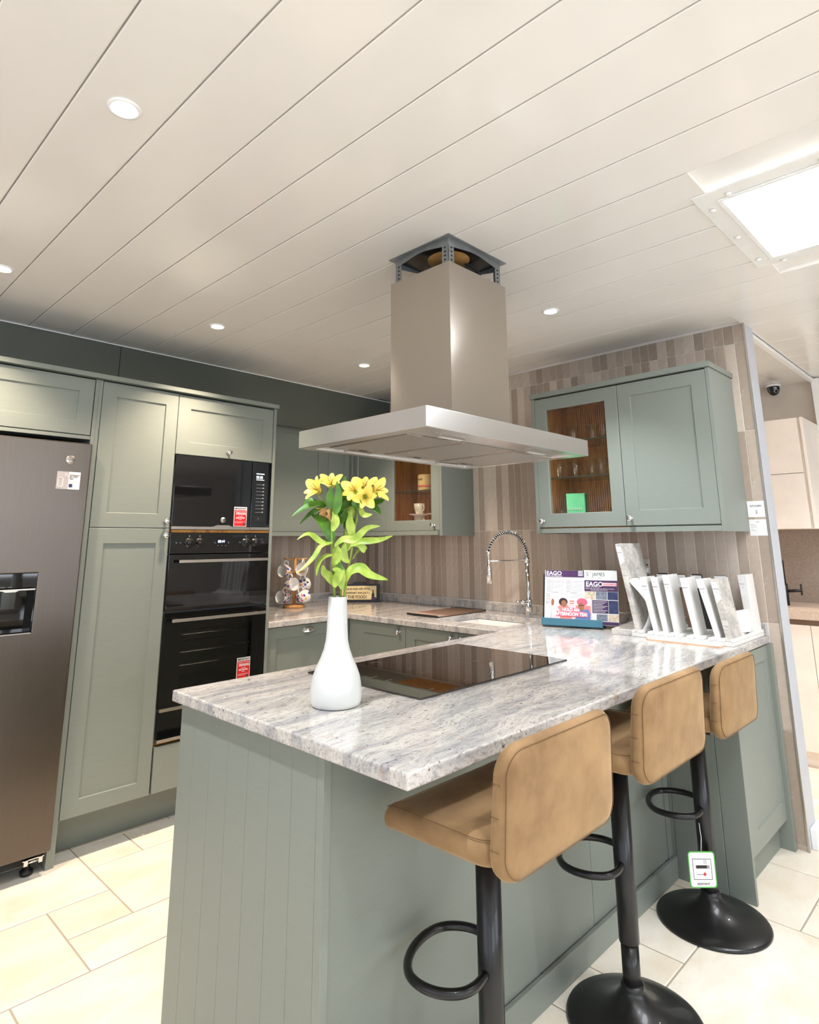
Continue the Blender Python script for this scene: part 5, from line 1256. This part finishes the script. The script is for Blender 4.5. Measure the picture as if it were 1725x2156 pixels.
# ================================================================== STONE SAMPLE RACK
rk = thing('sample_rack', 'white slotted board holding stone samples on the peninsula', 'sample rack', (-.3, -2.82, H))
obj('base_board', B(-.47, -.03, -3.046, -2.586, H+.0003, H+.016), 'stone_white', rk, bevel=.002)
rowsb = [-2.586, -2.634, -2.683, -2.731, -2.779, -2.823, -2.870, -2.915, -2.960, -3.003, -3.046]
slots = [(-2.597, -2.617), (-2.640, -2.664), (-2.686, -2.708), (-2.733, -2.755), (-2.782, -2.804), (-2.822, -2.846), (-2.873, -2.897), (-2.918, -2.940), (-2.965, -2.987), (-3.008, -3.032)]
ed = [-2.586]
for a, b in slots: ed += [a, b]
ed.append(-3.046)
for a, b in zip(ed[::2], ed[1::2]):
    obj('rib', B(-.47, -.03, b, a, H+.0162, H+.030), 'stone_white', rk, bevel=.0025)
def sample(name, label, yb, yt, zt_, x0=-.446, x1=-.34, th=.024, mat='stone_white', zb_=H+.0165, grp='upright stone samples'):
    t = thing(name, label, 'stone sample', ((x0+x1)/2, yb-th/2, zb_), grp)
    obj('slab', MB().prism([(x0, yb, zb_), (x0, yb-th, zb_), (x0, yt-th-.010, zt_+.004), (x0, yt, zt_)], (x1-x0, 0, 0)), mat, t, bevel=.0015)
    g = (yt-yb)/(zt_-zb_)
    def lp(u, v, d=0):      # u across the edge (0 at its left), v height
        return Vector((x0-.0006-d, yb+g*(v-zb_)-u, v))
    lab = obj('label', MB().prism([lp(.002, zt_-.012), lp(.026, zt_-.012), lp(.026, zt_-.085), lp(.002, zt_-.105)], (.0005, 0, 0)), 'paper', t)
    obj('print', MB().prism([lp(.010, zt_-.024, .0005), lp(.013, zt_-.018, .0005), lp(.016, zt_-.024, .0005), lp(.013, zt_-.021, .0005)], (.0004, 0, 0)), 'ink_grey', lab)
    text('lettering', 'arigranite', .0062, lp(.003, zt_-.042, .0008), (0, -1, 0), (0, -g, 1), 'ink_grey', lab)
    obj('tick', MB().prism([lp(.012, zt_-.054, .0005), lp(.015, zt_-.060, .0005), lp(.021, zt_-.050, .0005), lp(.015, zt_-.057, .0005)], (.0004, 0, 0)), 'ink_grey', lab)
sample('stone_sample', 'tallest speckled granite sample, leftmost in the rack', -2.597, -2.522, 1.343, th=.019, mat='granite_sample', x1=-.22)
sample('stone_sample', 'white stone sample beside the curled leaflet, second from left', -2.687, -2.636, 1.186, th=.022)
sample('stone_sample', 'white stone sample third from left, close against its neighbours', -2.734, -2.691, 1.186, th=.021)
sample('stone_sample', 'white stone sample fourth from left, just before the gap', -2.783, -2.748, 1.199, th=.021)
sample('stone_sample', 'white stone sample after the gap, fifth from left', -2.874, -2.830, 1.188, th=.022)
sample('stone_sample', 'white stone sample sixth from left, beside the grey veined one', -2.966, -2.903, 1.186, th=.021)
sample('stone_sample', 'grey veined granite sample at front right of the rack', -3.009, -2.964, 1.189, th=.022, mat='granite_sample', x1=-.30)
sample('stone_sample', 'white stone sample standing alone at far right by the wall', -3.012, -2.990, 1.196, x0=-.15, x1=-.045, th=.030)
for yb, yt, nm in ((-2.825, -2.80, 'low white stone sample lying behind the gap'), (-2.919, -2.90, 'low cream stone sample behind the sixth slab')):
    t = thing('stone_sample', nm, 'stone sample', (-.2, yb, H+.0165), 'upright stone samples')
    obj('slab', MB().prism([(-.30, yb, H+.0165), (-.30, yb-.02, H+.0165), (-.30, yt-.02, 1.035), (-.30, yt, 1.035)], (.22, 0, 0)), 'stone_white', t, bevel=.0015)
t = thing('stone_sample', 'wide low white stone sample at right of the rack', 'stone sample', (-.2, -3.0, H+.0165), 'upright stone samples')
obj('slab', MB().prism([(-.285, -2.968, H+.0305), (-.285, -2.968, 1.03), (-.165, -3.030, 1.04), (-.165, -3.030, H+.0305)], (.022, .018, 0)), 'stone_white', t, bevel=.0015)
for k, (ya, nm) in enumerate(((-2.622, 'dark sample chip in a clear holder behind the second slab'), (-2.714, 'brown sample chip in a clear holder behind the fourth slab'), (-2.792, 'dark grey sample chip in a clear holder in the gap'), (-2.905, 'pale grey sample chip in a clear holder behind the granite slab'))):
    t = thing('sample_chip', nm, 'sample chip', (-.2, ya-.02, H+.03), 'sample chips behind the slabs')
    obj('chip', MB().prism([(-.20, ya-.04, H+.0305), (-.20, ya-.085, H+.0305), (-.20, ya-.050, 1.196), (-.20, ya-.002, 1.196)], (.010, 0, 0)), ['black_plastic', 'mat_brown', 'dark_socket', 'galvanised'][k], t, bevel=.002)
    obj('holder', MB().prism([(-.207, ya-.004, 1.13), (-.207, ya-.056, 1.13), (-.207, ya-.050, 1.190), (-.207, ya+.002, 1.190)], (.002, 0, 0)), 'paper', t)
lf = thing('curled_leaflet', 'curled white price leaflet tucked behind the tall granite sample', 'leaflet', (-.44, -2.64, H+.03))
def curl(u, v):
    z = H+.031+.235*v; y = -2.628-.035*math.sin(PI*v*1.15)*1.0+.085*max(0, v-.42)**1.1
    return (-.445+.09*u+.01*math.sin(3*v), y-.004-.03*u*(1-v)*.6-(.028 if v > .6 else .028*v/.6)*u*.6, z)
obj('page', MB().grid(curl, 6, 22), 'paper', lf)
obj('printed_lines', MB().tube([curl(.02, .30+.002*k) for k in range(60)], .0006, 4), 'ink_grey', lf)
bk = thing('granite_offcut', 'small grey granite offcut block left of the sample rack', 'stone block', (-.3, -2.53, H))
obj('block', MB().prism([(-.474, -2.486, H+.0003), (-.45, -2.580, H+.0003), (-.10, -2.52, H+.0003), (-.10, -2.425, H+.0003)], (0, 0, .027)), 'granite_sample', bk, bevel=.002)
et = thing('tile_sample', 'white tile sample with terracotta edge lying before the rack', 'tile sample', (-.5, -2.86, H))
obj('tile', MB().prism([(-.535, -2.690, H+.0003), (-.530, -3.010, H+.0003), (-.474, -3.010, H+.0003), (-.474, -2.66, H+.0003)], (0, 0, .004)), 'edge_terracotta', et)
obj('glaze', MB().prism([(-.533, -2.692, H+.0044), (-.528, -3.009, H+.0044), (-.474, -3.009, H+.0044), (-.474, -2.66, H+.0044)], (0, 0, .005)), 'stone_white', et, bevel=.0012)

# ================================================================== SOCKET, NOTICES, CCTV
so = thing('wall_socket', 'chrome double socket plate on the tiles behind the samples', 'socket', (0, -2.45, 1.21))
obj('plate', B(-.007, -.0004, -2.5, -2.398, 1.170, 1.26), 'satin_metal', so, bevel=.002)
for y in (-2.412, -2.428): obj('switch', B(-.010, -.0072, y-.006, y+.006, 1.232, 1.254), 'dark_socket', so, bevel=.001)
obj('socket_holes', MB().box(-.0085, -.0072, -2.472, -2.463, 1.228, 1.240).box(-.0085, -.0072, -2.49, -2.483, 1.222, 1.232), 'dark_socket', so)
obj('plug', MB().box(-.05, -.0073, -2.485, -2.425, 1.178, 1.216), 'chrome', so, bevel=.006)
def notice(name, label, y0, y1, z0, z1):
    t = thing(name, label, 'notice', (0, (y0+y1)/2, z0))
    obj('sheet', B(-.0016, -.0006, y1, y0, z0, z1), 'paper', t); return t
n1 = notice('kitchen_notice', 'white card reading KITCHEN 2 on the tiled wall end', -3.029, -3.108, 1.472, 1.552)
text('print', 'KITCHEN', .0132, (-.0019, -3.0685, 1.523), (0, -1, 0), (0, 0, 1), 'ink_dark', n1, align='CENTER', sx=.95); text('print', '2', .022, (-.0019, -3.0685, 1.490), (0, -1, 0), (0, 0, 1), 'ink_dark', n1, align='CENTER')
n2 = notice('price_notice', 'white printed price list below the KITCHEN 2 card', -3.029, -3.108, 1.381, 1.461)
text('print', 'TILES', .0075, (-.0019, -3.0685, 1.446), (0, -1, 0), (0, 0, 1), 'ink_grey', n2, align='CENTER')
mb = MB()
for k, (z, w_) in enumerate(((1.436, .012), (1.431, .026), (1.422, .028), (1.412, .012), (1.405, .024))): mb.box(-.002, -.0016, -3.035-w_, -3.035, z, z+.0016)
obj('printed_lines', mb, 'ink_grey', n2)
cc = thing('cctv_camera', 'small black dome security camera under the ceiling of the next display', 'camera', (1.6, -2.84, ZC))
obj('mount', MB().lathe([(0, 0), (.05, 0), (.05, -.012), (.045, -.018), (0, -.018)], (1.62, -2.84, ZC-.0005), (0, 0, 1), 24), 'white_plastic', cc)
obj('dome', MB().lathe([(.042, -.018), (.040, -.045), (.030, -.068), (.015, -.080), (0, -.083)], (1.62, -2.84, ZC-.0005), (0, 0, 1), 24), 'black_glass', cc)
obj('lens_ring', MB().lathe([(.012, 0), (.016, .004), (.016, .012), (.010, .014)], (1.588, -2.86, ZC-.055), (-.8, -.5, -.3), 16), 'galvanised', cc)

# ================================================================== CABINET CONTENTS
def cup_(name, label, x, y, z, r, h, mat='white_ceramic', grp=None, handle=None, prof=None):
    t = thing(name, label, name.split('_')[-1], (x, y, z), grp)
    p = prof or [(0, .0005), (.62, .0005), (.66, .06), (.92, .5), (1, 1), (.94, 1), (.86, .5), (.58, .1), (0, .1)]
    obj('body', MB().lathe([(r*a, h*b if b > .001 else .0006) for a, b in p], (x, y, z), (0, 0, 1), 24), mat, t)
    if handle:
        d_ = Vector(handle).normalized(); c = Vector((x, y, z))
        obj('handle', MB().tube([c+d_*r*.9+UPZ*h*.82, c+d_*r*1.35+UPZ*h*.82, c+d_*r*1.6+UPZ*h*.6, c+d_*r*1.45+UPZ*h*.35, c+d_*r*.85+UPZ*h*.25], .004, 8), mat, t)
    return t
zsh = 1.4462
plt = [(0, .001), (.55, .001), (.6, .15), (1, .85), (1, 1), (.95, 1), (.55, .3), (0, .3)]
y1_ = -.86
for k in range(2):
    yy = (-.90, -1.08)[k]
    cup_('plate', ('lower left white plate on the bottom shelf of the corner glazed cabinet', 'lower right white plate on the bottom shelf of the corner glazed cabinet')[k], -.17, yy, zsh, .08, .016, grp='white plates', prof=plt)
    cup_('cup', ('white cup on the left plate in the corner glazed cabinet', 'white cup on the right plate in the corner glazed cabinet')[k], -.17, yy, zsh+.0166, .042, .075, grp='white cups', handle=(-.3, -1, 0))
    cup_('plate', ('upper left white plate balanced on a cup in the corner glazed cabinet', 'upper right white plate balanced on a cup in the corner glazed cabinet')[k], -.17, yy, zsh+.0922, .08, .014, grp='white plates', prof=plt)
    cup_('cup', ('upper left white cup of the stack in the corner glazed cabinet', 'upper right white cup of the stack in the corner glazed cabinet')[k], -.17, yy, zsh+.107, .042, .075, grp='white cups', handle=(-.3, -1, 0))
t = thing('storage_jar', 'pale printed jar on the middle shelf of the corner glazed cabinet', 'jar', (-.17, -.98, 1.7115))
obj('body', MB().lathe([(0, .0004), (.050, .0004), (.054, .005), (.054, .115), (.048, .122), (0, .122)], (-.17, -.96, 1.7115), (0, 0, 1), 28), 'sign_cream', t)
obj('band', MB().lathe([(.0543, .03), (.0546, .03), (.0546, .045), (.0543, .045)], (-.17, -.96, 1.7115), (0, 0, 1), 28), 'ink_coral', t)
text('print', 'HONEST', .018, (-.2252, -.935, 1.790), (0, -1, 0), (0, 0, 1), 'ink_dark', t, sx=.7)
gl_ = [(0, .001), (.72, .001), (.74, .03), (.9, .5), (1, 1), (.95, 1), (.85, .5), (.68, .07), (0, .07)]
for z, ys_, hh in ((1.924, (-2.09, -2.19, -2.30, -2.40, -2.48), .095), (1.718, (-2.10, -2.19, -2.28, -2.37, -2.46), .10), (1.4462, (-2.10, -2.36, -2.44), .095)):
    for k, y in enumerate(ys_):
        lv_ = {1.924: 'top', 1.718: 'middle', 1.4462: 'bottom'}[z]
        pos = ('leftmost', 'second', 'third', 'fourth', 'rightmost')[k] if len(ys_) == 5 else ('left', 'middle', 'right')[k]
        cup_('glass', '%s clear drinking glass on the %s shelf of the wall-tiled glazed cabinet' % (pos, lv_), -.20+.03*((k*7) % 3-1), y, z, .036, hh, 'tumbler', 'drinking glasses', handle=(0, -1, 0) if z < 1.9 and z > 1.6 else None, prof=gl_) 
gb = thing('green_carton', 'mint green carton with a deer in the glazed cabinet on the tiled wall', 'carton', (-.2, -2.22, zsh))
obj('box', MB().prism([(-.255, -2.150, zsh+.0004), (-.225, -2.250, zsh+.0004), (-.145, -2.225, zsh+.0004), (-.175, -2.125, zsh+.0004)], (0, 0, .18)), 'green_card', gb, bevel=.001)
obj('side_print', MB().prism([(-.2242, -2.2515, zsh+.004), (-.1452, -2.2265, zsh+.004), (-.1452, -2.2265, zsh+.176), (-.2242, -2.2515, zsh+.176)], (.0004, -.0006, 0)), 'green_card_dark', gb)
gu = Vector((.03, -.10, 0)).normalized()
obj('deer_picture', MB().prism([Vector((-.2555, -2.170, zsh+.035))+gu*u+UPZ*z for u, z in ((0, 0), (.006, .012), (.0, .022), (.01, .028), (.02, .026), (.05, .030), (.056, .02), (.05, .012), (.048, 0), (.04, .01), (.014, .01), (.01, 0))], (-.0006, 0, 0)), 'deer_brown', gb)
text('print', 'Coconut', .022, Vector((-.2572, -2.158, zsh+.088)), gu, UPZ, 'ink_white', gb)

# ================================================================== NEIGHBOURING DISPLAY
ow = thing('wall_cabinet', 'cream handleless wall cabinet of the neighbouring display', 'wall cabinet', (1.5, -2.7, 1.428))
obj('carcass', B(1.222, 1.699, -3.062, -2.3, 1.428, 2.150), 'cabinet_cream', ow)
for z0, z1 in ((1.4285, 1.783), (1.787, 2.150)): obj('door', B(1.200, 1.220, -3.046, -2.3, z0, z1), 'cabinet_cream', ow, bevel=.001)
obj('end_panel', B(1.1995, 1.699, -3.080, -3.0625, 1.4275, 2.1505), 'cabinet_cream', ow, bevel=.001)
ob = thing('base_cabinet', 'cream handleless base cabinet of the neighbouring display', 'cabinet', (1.5, -2.7, 0))
obj('carcass', B(1.222, 1.699, -3.07, -2.3, .09, .865), 'cabinet_cream', ob)
for y0, y1 in ((-2.964, -2.3), (-3.07, -2.967)): obj('door', B(1.202, 1.221, y0, y1, .092, .832), 'cabinet_cream', ob, bevel=.001)
obj('kickboard', B(1.26, 1.275, -3.07, -2.3, 0, .0895), 'cabinet_cream', ob)
obj('finger_groove', B(1.21, 1.2215, -3.07, -2.3, .833, .864), 'mat_brown', ob)
oc = thing('worktop', 'pinkish stone worktop of the neighbouring display', 'worktop', (1.5, -2.7, .866))
plain('stone_pink', (206, 184, 166), .3, var=.12, scale=60); plain('stone_splash', (150, 134, 122), .45, var=.15, scale=90)
obj('slab', B(1.185, 1.699, -3.075, -2.3, .8655, .930), 'stone_pink', oc, bevel=.002)
obj('splashback', B(1.686, 1.699, -3.075, -2.3, .9305, 1.427), 'stone_splash', oc)
ot = thing('black_tap', 'matt black tap of the neighbouring display', 'tap', (1.42, -2.79, .93))
obj('column', MB().cyl((1.40, -2.80, .9305), (1.40, -2.80, 1.07), .02, 16), 'black_metal', ot)
obj('neck', MB().tube([(1.40, -2.80, 1.06), (1.40, -2.80, 1.22), (1.36, -2.80, 1.235), (1.26, -2.80, 1.235)], .013, 12), 'black_metal', ot)
obj('lever', MB().cyl((1.40, -2.80, 1.02), (1.39, -2.90, 1.03), .010, 10).cyl((1.39, -2.90, 1.00), (1.39, -2.90, 1.07), .006, 10), 'black_metal', ot)

# printed marks and stitching too small to pick apart
for o in bpy.data.objects:
    if o.name.split('.')[0] in ('icon_row', 'zone_mark', 'symbols', 'slots', 'rules', 'key_line', 'form_lines', 'heading_lines', 'text_lines', 'printed_lines', 'rim_stitches', 'smoke', 'socket_holes', 'stamens', 'swash', 'frame_lines', 'logo_mark', 'banner'):
        o['kind'] = 'stuff'
